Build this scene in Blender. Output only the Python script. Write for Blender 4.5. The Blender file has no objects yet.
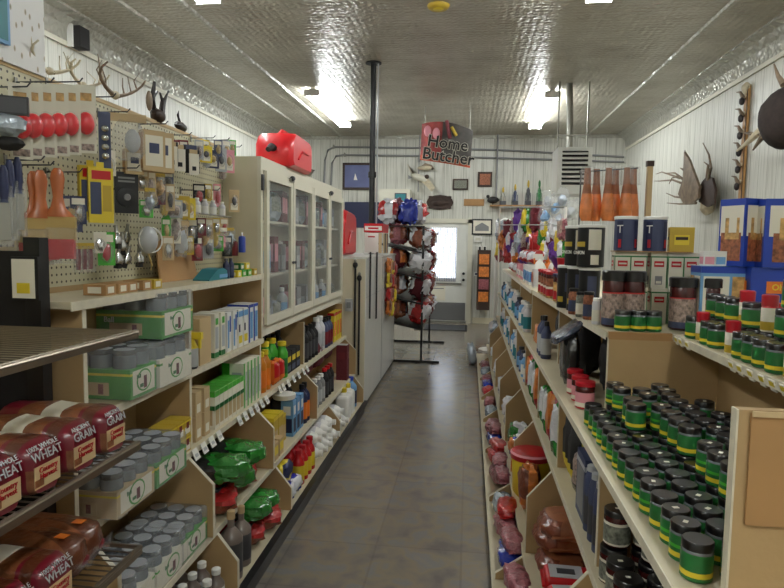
import bpy, bmesh, math, random
from math import sin, cos, pi, radians, sqrt, atan2
from mathutils import Vector, Matrix, noise
random.seed(7)
SC = bpy.context.scene
COL = SC.collection

# ------------------------------------------------------------------ camera geometry (also used to read positions off the photo)
F, EYE, YAW, PITCH, ROLL = 620.0, 1.64, 7.0, 4.7, 0.9
RM = (Matrix.Rotation(radians(YAW), 3, 'Z') @ Matrix.Rotation(radians(90-PITCH), 3, 'X') @ Matrix.Rotation(radians(ROLL), 3, 'Z'))
def P(u, v, x=None, y=None, z=None):
    d = RM @ Vector(((u-392)/F, -(v-294)/F, -1))
    t = x/d.x if x is not None else y/d.y if y is not None else (z-EYE)/d.z
    return Vector((d.x*t, d.y*t, EYE+d.z*t))

# ------------------------------------------------------------------ materials
MATS = {}
def mat(name, rgb, rough=0.5, metal=0.0, spec=0.5, bump=0.0, bscale=40, var=0.0, vscale=6, emit=0.0, coat=0.0):
    if name in MATS: return MATS[name]
    m = bpy.data.materials.new(name); m.use_nodes = True
    nt = m.node_tree; b = nt.nodes['Principled BSDF']
    b.inputs['Base Color'].default_value = (*rgb, 1); b.inputs['Roughness'].default_value = rough
    b.inputs['Metallic'].default_value = metal; b.inputs['Specular IOR Level'].default_value = spec
    b.inputs['Coat Weight'].default_value = coat; b.inputs['Coat Roughness'].default_value = 0.12
    if emit:
        b.inputs['Emission Color'].default_value = (*rgb, 1); b.inputs['Emission Strength'].default_value = emit
    tc = nt.nodes.new('ShaderNodeTexCoord')
    if bump:
        n = nt.nodes.new('ShaderNodeTexNoise'); n.inputs['Scale'].default_value = bscale; n.inputs['Detail'].default_value = 3
        bp_ = nt.nodes.new('ShaderNodeBump'); bp_.inputs['Strength'].default_value = bump; bp_.inputs['Distance'].default_value = 0.02
        nt.links.new(tc.outputs['Object'], n.inputs['Vector']); nt.links.new(n.outputs['Fac'], bp_.inputs['Height'])
        nt.links.new(bp_.outputs['Normal'], b.inputs['Normal'])
    if var:
        n = nt.nodes.new('ShaderNodeTexNoise'); n.inputs['Scale'].default_value = vscale; n.inputs['Detail'].default_value = 4
        r = nt.nodes.new('ShaderNodeMapRange'); r.inputs['To Min'].default_value = 1-var; r.inputs['To Max'].default_value = 1+var
        r.inputs['From Min'].default_value = .3; r.inputs['From Max'].default_value = .7
        mx = nt.nodes.new('ShaderNodeVectorMath'); mx.operation = 'SCALE'; mx.inputs[0].default_value = rgb
        nt.links.new(tc.outputs['Object'], n.inputs['Vector']); nt.links.new(n.outputs['Fac'], r.inputs['Value'])
        nt.links.new(r.outputs['Result'], mx.inputs['Scale']); nt.links.new(mx.outputs[0], b.inputs['Base Color'])
    MATS[name] = m; return m
def film(name, rgb, alpha=0.35, rough=0.15, bump=0.6, bscale=30):
    """clear plastic film or glass: part see-through, part glossy"""
    m = mat(name, rgb, rough, bump=bump, bscale=bscale, spec=0.8); m.node_tree.nodes['Principled BSDF'].inputs['Alpha'].default_value = alpha
    return m
def S(r, g, b):  # sRGB 0-255 to linear
    f = lambda c: (c/255/12.92) if c/255 <= .04045 else ((c/255+.055)/1.055)**2.4
    return (f(r), f(g), f(b))
M = mat
M('cream', S(214,205,180), .55, var=.05); M('panel', S(180,150,106), .6, var=.06, vscale=4, bump=.05)
M('shelf', S(205,194,165), .5, var=.06); M('edge', S(214,206,184), .5, var=.08, vscale=30)
M('white', S(235,233,226), .4); M('doorcream', S(222,216,196), .4); M('enamel', S(226,226,218), .3, coat=.3, var=.03); M('black', S(18,18,20), .4); M('blackmatte', S(24,22,22), .7)
M('darkbrown', S(52,34,24), .6, var=.2, vscale=20); M('kick', S(46,38,34), .45, var=.15)
M('chrome', S(200,200,200), .18, 1); M('steel', S(150,148,140), .35, .9); M('wire', S(150,140,125), .3, .9)
M('red', S(190,22,30), .35); M('gasred', S(225,30,40), .35, coat=.3); M('darkred', S(110,18,30), .5); M('wine', S(112,14,34), .3, coat=.4)
M('packgreen', S(64,150,50), .4); M('green', S(34,108,52), .4, var=.15, vscale=30); M('bgreen', S(70,170,50), .35); M('baggreen', S(44,128,48), .22, coat=.6, bump=1.0, bscale=16)
M('yellow', S(225,200,50), .45); M('gold', S(190,160,50), .5); M('orange', S(225,120,40), .45); M('amber', S(200,120,30), .3)
M('blue', S(30,62,160), .4); M('navy', S(28,36,74), .5); M('slate', S(62,70,100), .5); M('skyblue', S(110,160,205), .5); M('teal', S(40,120,130), .5)
M('purple', S(86,40,130), .4); M('pink', S(225,150,160), .5); M('grey', S(130,130,130), .5); M('lgrey', S(180,182,184), .35); M('dgrey', S(62,62,66), .45)
M('cardboard', S(170,130,84), .75, var=.06); M('tan', S(196,170,128), .6); M('paper', S(232,226,208), .6); M('offwhite', S(218,214,196), .5)
M('lid', S(16,14,16), .28, coat=.5); M('zinc', S(120,122,124), .25, .8); M('jam', S(70,24,22), .2); M('glassjar', S(110,116,120), .1, coat=.6)
M('redlid', S(176,18,34), .35, coat=.3); M('bread', S(128,76,44), .35, coat=.5, bump=.3, bscale=30, var=.25, vscale=25); M('crust', S(96,50,28), .3, coat=.5, bump=.3, var=.2)
M('wood', S(170,128,80), .55, var=.1); M('orangewood', S(180,98,50), .35, coat=.3, var=.15, vscale=20); M('bristle', S(186,158,96), .7)
M('bone', S(200,188,160), .6, var=.2, vscale=15); M('horn', S(122,104,84), .55, var=.35, vscale=12); M('fur', S(42,32,28), .9, var=.3, vscale=30); M('darkhorn', S(40,32,32), .45)
M('maroon', S(96,22,34), .7, bump=.3); M('bagred', S(176,34,36), .28, coat=.5, bump=.5, bscale=25, var=.2, vscale=20); M('bagdark', S(44,44,44), .25, coat=.6, bump=.6, bscale=20)
M('conebrown', S(150,92,60), .5, var=.2, vscale=25); M('cone', S(214,124,66), .35, coat=.3, var=.2, vscale=25); M('slatebag', S(66,72,88), .22, .2, coat=.5, bump=.5, bscale=15); M('sausage', S(190,98,48), .5, var=.25, vscale=25); M('silverbag', S(176,186,196), .22, .3, bump=.8, bscale=18); M('bluebag', S(34,54,160), .25, coat=.5, bump=.7, bscale=20)
M('pinkbag', S(150,84,92), .3, coat=.4, bump=.8, bscale=35, var=.3, vscale=40); M('orangebag', S(206,120,52), .28, coat=.5, bump=.7, bscale=25, var=.3, vscale=25)
M('whitebag', S(226,226,230), .25, coat=.4, bump=.6, bscale=20); M('brownbag', S(122,62,40), .35, coat=.4, bump=.6, bscale=25, var=.3, vscale=20)
M('jug', S(120,108,100), .3, coat=.3); M('milk', S(206,204,206), .35); M('mattress', S(30,34,60), .7); M('photo1', S(150,90,60), .5, var=.6, vscale=60); M('photo2', S(120,122,110), .5, var=.6, vscale=70)
M('photo3', S(190,150,90), .5, var=.5, vscale=40); M('mixprint', S(150,130,120), .5, var=.7, vscale=90); M('meat', S(150,60,56), .5, var=.5, vscale=8)
film('wrap', S(215,220,224), .2, .1, 1.0, 30); film('bagclear', S(225,225,225), .17, .12, .9, 35); film('glass', S(205,212,212), .16, .06, .15, 6); film('frost', S(206,212,212), .12, .1, .25, 9)
film('thinfilm', S(230,230,230), .06, .1, .4, 20); film('greenglass', S(60,130,70), .8, .08, .0)

# ------------------------------------------------------------------ mesh building
class MB:
    def __init__(s): s.v = []; s.f = []; s.m = []; s.mats = []; s.sm = []
    def mi(s, m):
        if m not in s.mats: s.mats.append(m)
        return s.mats.index(m)
    def add(s, vs, fs, m, smooth=False):
        o = len(s.v); s.v += [tuple(q) for q in vs]
        for i, f in enumerate(fs):
            s.f.append([o+k for k in f]); s.m.append(s.mi(m[i] if isinstance(m, list) else m)); s.sm.append(smooth)
        return s
    def box(s, x0, x1, y0, y1, z0, z1, m, T=None):
        vs = [Vector((x, y, z)) for z in (z0, z1) for y in (y0, y1) for x in (x0, x1)]
        if T: vs = [T @ q for q in vs]
        return s.add(vs, [(0,2,3,1), (4,5,7,6), (0,1,5,4), (2,6,7,3), (0,4,6,2), (1,3,7,5)], m)
    def cbox(s, x, y, z, w, d, h, m, T=None): return s.box(x-w/2, x+w/2, y-d/2, y+d/2, z, z+h, m, T)
    def rbox(s, x, y, z, w, d, h, m, r=.01, n=3, T=None):
        """rounded-corner upright box with softened top"""
        pts = []
        for cx_, cy_, a0 in ((w/2-r, d/2-r, 0), (-w/2+r, d/2-r, pi/2), (-w/2+r, -d/2+r, pi), (w/2-r, -d/2+r, 3*pi/2)):
            for k in range(n+1):
                a = a0+k*pi/2/n; pts.append((cx_, cy_, cos(a), sin(a)))
        rings = [(0, 0), (0, h-r)] + [(r*(1-cos(k*pi/2/n)), h-r+r*sin(k*pi/2/n)) for k in range(1, n+1)]
        vs = [Vector((x+p[0]+p[2]*(r-i), y+p[1]+p[3]*(r-i), z+zz)) for i, zz in rings for p in pts]
        if T: vs = [T @ q for q in vs]
        N = len(pts); fs = [(a*N+k, a*N+(k+1) % N, (a+1)*N+(k+1) % N, (a+1)*N+k) for a in range(len(rings)-1) for k in range(N)]
        fs += [tuple(range(N))[::-1], tuple(range((len(rings)-1)*N, len(rings)*N))]
        return s.add(vs, fs, m, True)
    def lathe(s, prof, n=14, o=(0,0,0), T=None, sx=1, sy=1):
        """prof: (r, z, material of the band that ends here)"""
        vs = []; fs = []; ms = []
        for r, z, _ in prof:
            for k in range(n):
                a = 2*pi*k/n; vs.append(Vector((o[0]+r*cos(a)*sx, o[1]+r*sin(a)*sy, o[2]+z)))
        if T: vs = [T @ q for q in vs]
        for i in range(1, len(prof)):
            for k in range(n):
                fs.append(((i-1)*n+k, (i-1)*n+(k+1) % n, i*n+(k+1) % n, i*n+k)); ms.append(prof[i][2])
        fs.append(tuple(range(n))[::-1]); ms.append(prof[1][2]); fs.append(tuple(range((len(prof)-1)*n, len(prof)*n))); ms.append(prof[-1][2])
        return s.add(vs, fs, ms, True)
    def tube(s, pts, r, m, n=6, smooth=True):
        pts = [Vector(p) for p in pts]; rs = r if isinstance(r, (list, tuple)) else [r]*len(pts)
        vs = []
        for i, p in enumerate(pts):
            d = (pts[min(i+1, len(pts)-1)]-pts[max(i-1, 0)]).normalized()
            a = d.cross(Vector((0,0,1))) if abs(d.z) < .9 else d.cross(Vector((1,0,0)))
            a.normalize(); b = d.cross(a)
            for k in range(n): t = 2*pi*k/n; vs.append(p+(a*cos(t)+b*sin(t))*rs[i])
        fs = [(i*n+k, i*n+(k+1) % n, (i+1)*n+(k+1) % n, (i+1)*n+k) for i in range(len(pts)-1) for k in range(n)]
        fs += [tuple(range(n))[::-1], tuple(range((len(pts)-1)*n, len(pts)*n))]
        return s.add(vs, fs, m, smooth)
    def blob(s, c, r, m, n=10, k=6, amp=0, seed=0, pw=1.0, bands=None, T=None, fr=3.0):
        """squashed, dented ellipsoid; pw<1 makes it boxier; bands(u,v)->material"""
        vs = []; fs = []; ms = []
        sg = lambda t, p: math.copysign(abs(t)**p, t)
        for i in range(k+1):
            ph = -pi/2+pi*i/k
            for j in range(n):
                th = 2*pi*j/n; d = Vector((sg(cos(ph), pw)*sg(cos(th), pw), sg(cos(ph), pw)*sg(sin(th), pw), sg(sin(ph), pw)))
                q = 1+amp*noise.noise(d*fr+Vector((seed*7.3, seed*1.7, 0)))
                vs.append(Vector((c[0]+d.x*r[0]*q, c[1]+d.y*r[1]*q, c[2]+d.z*r[2]*q)))
        if T: vs = [T @ q for q in vs]
        for i in range(k):
            for j in range(n):
                fs.append((i*n+j, i*n+(j+1) % n, (i+1)*n+(j+1) % n, (i+1)*n+j)); ms.append(bands(i/k, j/n) if bands else m)
        return s.add(vs, fs, ms, True)
    def prism(s, poly, axis, a, b, m):
        """poly: 2D points in the plane across axis"""
        mk = {'x': lambda p, t: (t, p[0], p[1]), 'y': lambda p, t: (p[0], t, p[1]), 'z': lambda p, t: (p[0], p[1], t)}[axis]
        n = len(poly); vs = [mk(p, a) for p in poly]+[mk(p, b) for p in poly]
        fs = [tuple(range(n))[::-1], tuple(range(n, 2*n))]+[(k, (k+1) % n, n+(k+1) % n, n+k) for k in range(n)]
        return s.add(vs, fs, m)
    def mesh(s, name):
        me = bpy.data.meshes.new(name); me.from_pydata(s.v, [], s.f)
        for k in s.mats: me.materials.append(MATS[k])
        me.polygons.foreach_set('material_index', s.m); me.polygons.foreach_set('use_smooth', s.sm)
        bm = bmesh.new(); bm.from_mesh(me); bmesh.ops.recalc_face_normals(bm, faces=bm.faces); bm.to_mesh(me); bm.free()
        if any(s.sm): 
            try: me.set_sharp_from_angle(angle=radians(40))
            except Exception: pass
        return me
TXT = {}
def text(s, size, m, ext=.0006, bold=0.0):
    key = (s, size, m, bold)
    if key in TXT: return TXT[key]
    c = bpy.data.curves.new('lettering', 'FONT'); c.body = s; c.size = size; c.align_x = 'CENTER'; c.align_y = 'CENTER'; c.extrude = ext; c.offset = bold*size; c.resolution_u = 2
    o = bpy.data.objects.new('lettering', c); COL.objects.link(o); bpy.context.view_layer.update()
    me = bpy.data.meshes.new_from_object(o.evaluated_get(bpy.context.evaluated_depsgraph_get())); bpy.data.objects.remove(o)
    me.name = 'lettering'; me.materials.clear(); me.materials.append(MATS[m]); TXT[key] = me; return me
def face(axis, x, y, z, tilt=0):
    """matrix that stands a text up facing the given side"""
    r = {'-y': 0, '+x': 90, '-x': -90, '+y': 180}[axis]
    return Matrix.Translation((x, y, z)) @ Matrix.Rotation(radians(r), 4, 'Z') @ Matrix.Rotation(radians(90-tilt), 4, 'X')

SETTLE = 'charcoal_bag red_rice_bag foil_bag grape_bag folded_cushion plush_toy'.split()
class T:
    """a kind of thing: its own mesh (or none) and its parts (name, mesh, matrix, label, sub-parts)"""
    def __init__(s, name, cat, body=None, parts=()):
        if isinstance(body, MB) and not parts and name in SETTLE:
            lo = min(v[2] for v in body.v); body.v = [(v[0], v[1], v[2]-lo) for v in body.v]
        s.name, s.cat = name, cat; s.me = body.mesh(name) if isinstance(body, MB) else body
        s.parts = [T.fix(p) for p in parts]
    @staticmethod
    def fix(p):
        n, me, *r = p; mtx = r[0] if r and r[0] is not None else Matrix(); subs = r[1] if len(r) > 1 else ()
        return (n, me.mesh(n) if isinstance(me, MB) else me, mtx, [T.fix(q) for q in subs])
def put(t, loc, label, group=None, rz=0, rx=0, ry=0, sc=1, kind=None):
    o = bpy.data.objects.new(t.name, t.me); COL.objects.link(o)
    o.location = loc; o.rotation_euler = (radians(rx), radians(ry), radians(rz))
    if sc != 1: o.scale = (sc,)*3 if not isinstance(sc, tuple) else sc
    o['label'] = label; o['category'] = t.cat
    if group: o['group'] = group
    if kind: o['kind'] = kind
    def sub(ps, par):
        for n, me, mt, ss in ps:
            c = bpy.data.objects.new(n, me); COL.objects.link(c); c.parent = par; c.matrix_local = mt
            sub(ss, c)
    sub(t.parts, o); return o
def one(name, cat, label, body=None, parts=(), loc=(0,0,0), **k): return put(T(name, cat, body, parts), loc, label, **k)
def struct(name, mb):
    o = bpy.data.objects.new(name, mb.mesh(name)); COL.objects.link(o); o['kind'] = 'structure'; return o
ORD = ('first second third fourth fifth sixth seventh eighth ninth tenth eleventh twelfth thirteenth fourteenth fifteenth sixteenth '
       'seventeenth eighteenth nineteenth twentieth').split()
def row(t, pts, fmt, group, **k):
    """things standing in a row, nearest the camera first; fmt takes {o}"""
    for i, p in enumerate(pts):
        kk = {a: (b[i % len(b)] if isinstance(b, list) else b() if callable(b) else b) for a, b in k.items()}
        put(t, p, fmt.format(o=ORD[i]), group, **kk)
def line(a, b, n): a, b = Vector(a), Vector(b); return [a+(b-a)*(i/max(n-1, 1)) for i in range(n)]
jit = lambda a: (lambda: random.uniform(-a, a))

# ------------------------------------------------------------------ room shell
XL, XR, YB, YF, ZC = -4.05, 3.05, 12.95, -2.6, 3.85
def nodemat(name, fn):
    m = bpy.data.materials.new(name); m.use_nodes = True; nt = m.node_tree; b = nt.nodes['Principled BSDF']; MATS[name] = m
    N = nt.nodes.new; L = nt.links.new; tc = N('ShaderNodeTexCoord'); fn(nt, b, N, L, tc); return m
def ramp(N, stops):
    r = N('ShaderNodeValToRGB'); e = r.color_ramp.elements
    while len(e) < len(stops): e.new(.5)
    for k, (p, c) in enumerate(stops): e[k].position = p; e[k].color = (*c, 1)
    return r
def mapping(N, L, tc, sc, out='Object'):
    m = N('ShaderNodeMapping'); m.inputs['Scale'].default_value = sc; L(tc.outputs[out], m.inputs['Vector']); return m
def panelling(nt, b, N, L, tc):
    # whitewashed boards: narrow vertical grooves and streaky grain; x+y so that it runs along every wall
    sp = N('ShaderNodeSeparateXYZ'); L(tc.outputs['Object'], sp.inputs[0])
    ad = N('ShaderNodeMath'); ad.operation = 'ADD'; L(sp.outputs['X'], ad.inputs[0]); L(sp.outputs['Y'], ad.inputs[1])
    cb = N('ShaderNodeCombineXYZ'); L(ad.outputs[0], cb.inputs['X']); L(sp.outputs['Z'], cb.inputs['Z'])
    mp = N('ShaderNodeMapping'); mp.inputs['Scale'].default_value = (22, 1, .9); L(cb.outputs[0], mp.inputs['Vector'])
    n = N('ShaderNodeTexNoise'); n.inputs['Scale'].default_value = 1.6; n.inputs['Detail'].default_value = 6; L(mp.outputs[0], n.inputs['Vector'])
    r = ramp(N, [(.28, S(166,164,150)), (.42, S(200,199,188)), (.6, S(216,215,205)), (.8, S(196,194,180))]); L(n.outputs['Fac'], r.inputs['Fac'])
    fr = N('ShaderNodeMath'); fr.operation = 'MULTIPLY'; fr.inputs[1].default_value = 1/.2; L(ad.outputs[0], fr.inputs[0])
    f2 = N('ShaderNodeMath'); f2.operation = 'FRACT'; L(fr.outputs[0], f2.inputs[0])
    g = N('ShaderNodeMath'); g.operation = 'LESS_THAN'; g.inputs[1].default_value = .035; L(f2.outputs[0], g.inputs[0])
    mx = N('ShaderNodeMix'); mx.data_type = 'RGBA'; L(g.outputs[0], mx.inputs['Factor']); L(r.outputs[0], mx.inputs['A']); mx.inputs['B'].default_value = (*S(140,138,122), 1)
    L(mx.outputs['Result'], b.inputs['Base Color']); b.inputs['Roughness'].default_value = .42
nodemat('panelling', panelling)
def floor_(nt, b, N, L, tc):
    mp = mapping(N, L, tc, (1, 1, 1)); br = N('ShaderNodeTexBrick'); br.offset = 0; br.inputs['Scale'].default_value = 1; br.inputs['Brick Width'].default_value = .46; br.inputs['Row Height'].default_value = .46
    br.inputs['Mortar Size'].default_value = .006; br.inputs['Color1'].default_value = (.55,.55,.55,1); br.inputs['Color2'].default_value = (.9,.9,.9,1); br.inputs['Mortar'].default_value = (.3,.3,.3,1); L(mp.outputs[0], br.inputs['Vector'])
    n = N('ShaderNodeTexNoise'); n.inputs['Scale'].default_value = 6; n.inputs['Detail'].default_value = 9; n.inputs['Distortion'].default_value = .3; L(mp.outputs[0], n.inputs['Vector'])
    r = ramp(N, [(.3, S(116,110,104)), (.42, S(128,121,112)), (.52, S(140,128,110)), (.62, S(128,126,124)), (.75, S(144,134,118))]); L(n.outputs['Fac'], r.inputs['Fac'])
    mx = N('ShaderNodeMix'); mx.data_type = 'RGBA'; mx.blend_type = 'MULTIPLY'; mx.inputs['Factor'].default_value = .3; L(r.outputs[0], mx.inputs['A']); L(br.outputs['Color'], mx.inputs['B'])
    L(mx.outputs['Result'], b.inputs['Base Color']); b.inputs['Roughness'].default_value = .2
    bm = N('ShaderNodeBump'); bm.inputs['Strength'].default_value = .06; bm.inputs['Distance'].default_value = .01; L(n.outputs['Fac'], bm.inputs['Height']); L(bm.outputs[0], b.inputs['Normal'])
nodemat('floor', floor_)
def tin(nt, b, N, L, tc):
    # pressed tin: squares with a raised rim and a pattern inside
    mp = mapping(N, L, tc, (1/.61, 1/.61, 1)); sp = N('ShaderNodeSeparateXYZ'); L(mp.outputs[0], sp.inputs[0])
    def tri(sock, mul):
        a = N('ShaderNodeMath'); a.operation = 'MULTIPLY'; a.inputs[1].default_value = mul; L(sock, a.inputs[0])
        p = N('ShaderNodeMath'); p.operation = 'PINGPONG'; p.inputs[1].default_value = .5; L(a.outputs[0], p.inputs[0]); return p.outputs[0]
    def mm(op, a, c):
        q = N('ShaderNodeMath'); q.operation = op
        for i, t in enumerate((a, c)):
            if isinstance(t, float): q.inputs[i].default_value = t
            else: L(t, q.inputs[i])
        return q.outputs[0]
    edge = mm('MINIMUM', tri(sp.outputs['X'], 1.), tri(sp.outputs['Y'], 1.))
    rim = mm('LESS_THAN', edge, .05)
    small = mm('MULTIPLY', tri(sp.outputs['X'], 8.), tri(sp.outputs['Y'], 8.)); dia = mm('ADD', tri(sp.outputs['X'], 2.), tri(sp.outputs['Y'], 2.))
    vo = N('ShaderNodeTexVoronoi'); vo.inputs['Scale'].default_value = 14; L(mp.outputs[0], vo.inputs['Vector'])
    h = mm('ADD', mm('MULTIPLY', small, 1.6), mm('MULTIPLY', dia, .5)); h = mm('ADD', h, mm('MULTIPLY', vo.outputs['Distance'], .5)); h = mm('ADD', h, mm('MULTIPLY', rim, .8))
    bm = N('ShaderNodeBump'); bm.inputs['Strength'].default_value = .55; bm.inputs['Distance'].default_value = .03; L(h, bm.inputs['Height']); L(bm.outputs[0], b.inputs['Normal'])
    n = N('ShaderNodeTexNoise'); n.inputs['Scale'].default_value = 1.2; n.inputs['Detail'].default_value = 5; L(mp.outputs[0], n.inputs['Vector'])
    r = ramp(N, [(.3, S(158,150,132)), (.6, S(184,178,162)), (.8, S(166,158,138))]); L(n.outputs['Fac'], r.inputs['Fac'])
    L(r.outputs[0], b.inputs['Base Color']); b.inputs['Roughness'].default_value = .3; b.inputs['Metallic'].default_value = .25
nodemat('tin', tin)
def peg(nt, b, N, L, tc):
    sp = N('ShaderNodeSeparateXYZ'); L(tc.outputs['Object'], sp.inputs[0]); q = []
    for s_ in ('Y', 'Z'):
        a = N('ShaderNodeMath'); a.operation = 'MULTIPLY'; a.inputs[1].default_value = 1/.0254; L(sp.outputs[s_], a.inputs[0])
        f = N('ShaderNodeMath'); f.operation = 'FRACT'; L(a.outputs[0], f.inputs[0]); c = N('ShaderNodeMath'); c.operation = 'SUBTRACT'; c.inputs[1].default_value = .5; L(f.outputs[0], c.inputs[0])
        p = N('ShaderNodeMath'); p.operation = 'POWER'; p.inputs[1].default_value = 2; L(c.outputs[0], p.inputs[0]); q.append(p.outputs[0])
    ad = N('ShaderNodeMath'); ad.operation = 'ADD'; L(q[0], ad.inputs[0]); L(q[1], ad.inputs[1])
    lt = N('ShaderNodeMath'); lt.operation = 'LESS_THAN'; lt.inputs[1].default_value = .03; L(ad.outputs[0], lt.inputs[0])
    mx = N('ShaderNodeMix'); mx.data_type = 'RGBA'; L(lt.outputs[0], mx.inputs['Factor']); mx.inputs['A'].default_value = (*S(204,198,168), 1); mx.inputs['B'].default_value = (*S(60,50,38), 1)
    L(mx.outputs['Result'], b.inputs['Base Color']); b.inputs['Roughness'].default_value = .45
nodemat('peg', peg)
def fleck(nt, b, N, L, tc):
    sp = N('ShaderNodeSeparateXYZ'); L(tc.outputs['Object'], sp.inputs[0]); cb = N('ShaderNodeCombineXYZ'); L(sp.outputs['Y'], cb.inputs['X']); L(sp.outputs['Z'], cb.inputs['Y']); mp = N('ShaderNodeMapping'); mp.inputs['Rotation'].default_value = (0,0,.5); mp.inputs['Scale'].default_value = (26,13,1); L(cb.outputs[0], mp.inputs['Vector']); v = N('ShaderNodeTexVoronoi'); v.voronoi_dimensions = '2D'; v.inputs['Scale'].default_value = 1; L(mp.outputs[0], v.inputs['Vector'])
    r = ramp(N, [(.0, S(130,140,104)), (.1, S(196,176,160)), (.14, S(236,234,232)), (1, S(238,236,234))]); L(v.outputs['Distance'], r.inputs['Fac'])
    L(r.outputs[0], b.inputs['Base Color']); b.inputs['Roughness'].default_value = .6
nodemat('fleck', fleck)
def wavy(nt, b, N, L, tc):
    mp = mapping(N, L, tc, (1, 1, 1)); n = N('ShaderNodeTexVoronoi'); n.inputs['Scale'].default_value = 16; L(mp.outputs[0], n.inputs['Vector'])
    bm = N('ShaderNodeBump'); bm.inputs['Strength'].default_value = .7; bm.inputs['Distance'].default_value = .03; L(n.outputs['Distance'], bm.inputs['Height']); L(bm.outputs[0], b.inputs['Normal'])
    b.inputs['Base Color'].default_value = (*S(176,174,162), 1); b.inputs['Roughness'].default_value = .3; b.inputs['Metallic'].default_value = .3
nodemat('cove', wavy)

struct('floor', MB().box(XL-.2, XR+.2, YF-.2, YB+.2, -.1, 0, 'floor'))
struct('ceiling', MB().box(XL-.2, XR+.2, YF-.2, YB+.2, ZC, ZC+.1, 'tin'))
struct('wall_left', MB().box(XL-.15, XL, YF, YB, 0, ZC, 'panelling'))
struct('wall_right', MB().box(XR, XR+.15, YF, YB, 0, ZC, 'panelling'))
DX0, DX1, DZ = -.97, 0.0, 2.1   # back door opening
struct('wall_back', MB().box(XL, DX0, YB, YB+.15, 0, ZC, 'panelling').box(DX1, XR, YB, YB+.15, 0, ZC, 'panelling').box(DX0, DX1, YB, YB+.15, DZ, ZC, 'panelling'))
struct('wall_front', MB().box(XL, XR, YF-.15, YF, 0, ZC, 'panelling'))
def cove(name, xw, sgn):
    pr = [(xw, ZC-.26), (xw+sgn*.02, ZC-.26), (xw+sgn*.03, ZC-.21), (xw+sgn*.05, ZC-.12), (xw+sgn*.11, ZC-.05), (xw+sgn*.2, ZC-.02), (xw+sgn*.2, ZC), (xw, ZC)]
    struct(name, MB().prism(pr, 'y', YF, YB, 'cove'))
cove('trim_1', XL, 1); cove('trim_2', XR, -1)
struct('trim_3', MB().prism([(XL, ZC-.3), (XL+.03, ZC-.31), (XL+.03, ZC-.26), (XL, ZC-.26)], 'y', YF, YB, 'offwhite'))
struct('trim_4', MB().prism([(XR, ZC-.3), (XR-.03, ZC-.31), (XR-.03, ZC-.26), (XR, ZC-.26)], 'y', YF, YB, 'offwhite'))
for i, x in enumerate((-3.3, -2.72, 2.3)):
    struct('trim_%d' % (5+i), MB().prism([(x-.035, ZC), (x-.02, ZC-.022), (x+.02, ZC-.022), (x+.035, ZC)], 'y', YF, YB, 'cove'))
struct('trim_8', MB().box(XL, XR, YB-.03, YB, ZC-.07, ZC, 'cove'))
struct('baseboard_back', MB().box(DX1+.1, XR, YB-.02, YB, 0, .12, 'cream'))
def blindmat(nt, b, N, L, tc):
    t = N('ShaderNodeBsdfTranslucent'); t.inputs['Color'].default_value = (.2,.2,.25,1); d_ = N('ShaderNodeMixShader'); d_.inputs[0].default_value = .6
    b.inputs['Base Color'].default_value = (.7,.7,.74,1); L(b.outputs[0], d_.inputs[1]); L(t.outputs[0], d_.inputs[2])
    L(d_.outputs[0], nt.nodes['Material Output'].inputs['Surface'])
nodemat('blindslat', blindmat)
M('kickgrey', S(104,104,104), .5)
# back door: frame, slab with a window, blind, kick plate
d = struct('door_1', MB().box(DX0+.03, DX0+.17, YB+.02, YB+.07, 0.02, DZ-.03, 'enamel').box(DX1-.26, DX1-.03, YB+.02, YB+.07, .02, DZ-.03, 'enamel').box(DX0+.17, DX1-.26, YB+.02, YB+.07, .02, .93, 'enamel').box(DX0+.17, DX1-.26, YB+.02, YB+.07, 1.98, DZ-.03, 'enamel'))
def child(par, name, mb, lab=None, mtx=None):
    o = bpy.data.objects.new(name, mb.mesh(name) if isinstance(mb, MB) else mb); COL.objects.link(o); o.parent = par
    if mtx: o.matrix_local = mtx
    if lab: o['label'] = lab
    return o
child(d, 'door_frame', MB().box(DX0-.07, DX0+.03, YB-.03, YB+.1, 0, DZ+.05, 'offwhite').box(DX1-.03, DX1+.07, YB-.03, YB+.1, 0, DZ+.05, 'offwhite').box(DX0-.07, DX1+.07, YB-.03, YB+.1, DZ-.03, DZ+.06, 'offwhite'))
child(d, 'window_pane', MB().box(DX0+.17, DX1-.26, YB+.04, YB+.05, .93, 1.98, 'glass'))
bl = MB()
for k in range(15):
    x = DX0+.18+k*.036; bl.add([(x, YB-.008, .86), (x+.024, YB+.012, .86), (x+.024, YB+.012, 1.98), (x, YB-.008, 1.98)], [(0,1,2,3)], 'blindslat')
child(d, 'blind', bl.box(DX0+.15, DX1-.22, YB-.03, YB+.0, 1.97, 2.02, 'white'))
child(d, 'push_bar', MB().box(DX0+.05, DX1-.14, YB-.01, YB+.02, .80, .83, 'steel'))
child(d, 'kick_plate', MB().box(DX0+.04, DX1-.05, YB+.008, YB+.02, .05, .42, 'kickgrey'))
child(d, 'threshold', MB().box(DX0+.03, DX1-.03, YB-.03, YB+.12, .0, .03, 'steel'))
child(d, 'notice', MB().box(DX0+.22, DX0+.5, YB+.008, YB+.02, .46, .76, 'paper').box(DX0+.25, DX0+.47, YB+.004, YB+.008, .70, .72, 'grey'))
for z in (1.03, .90): child(d, 'door_knob', MB().lathe([(.0,-.05,'black'), (.028,-.045,'black'), (.03,-.02,'black'), (.015,0,'black')], 10, T=Matrix.Translation((DX1-.1, YB+.02, z)) @ Matrix.Rotation(radians(-90), 4, 'X')))
one('door_mat', 'mat', 'dark grey rubber mat on the floor in front of the back door', MB().box(-.5, .5, -.42, .42, 0, .012, 'blackmatte').box(-.46, .46, -.38, .38, .012, .016, 'dgrey'), loc=(-.5, 12.1, .001))

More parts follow.
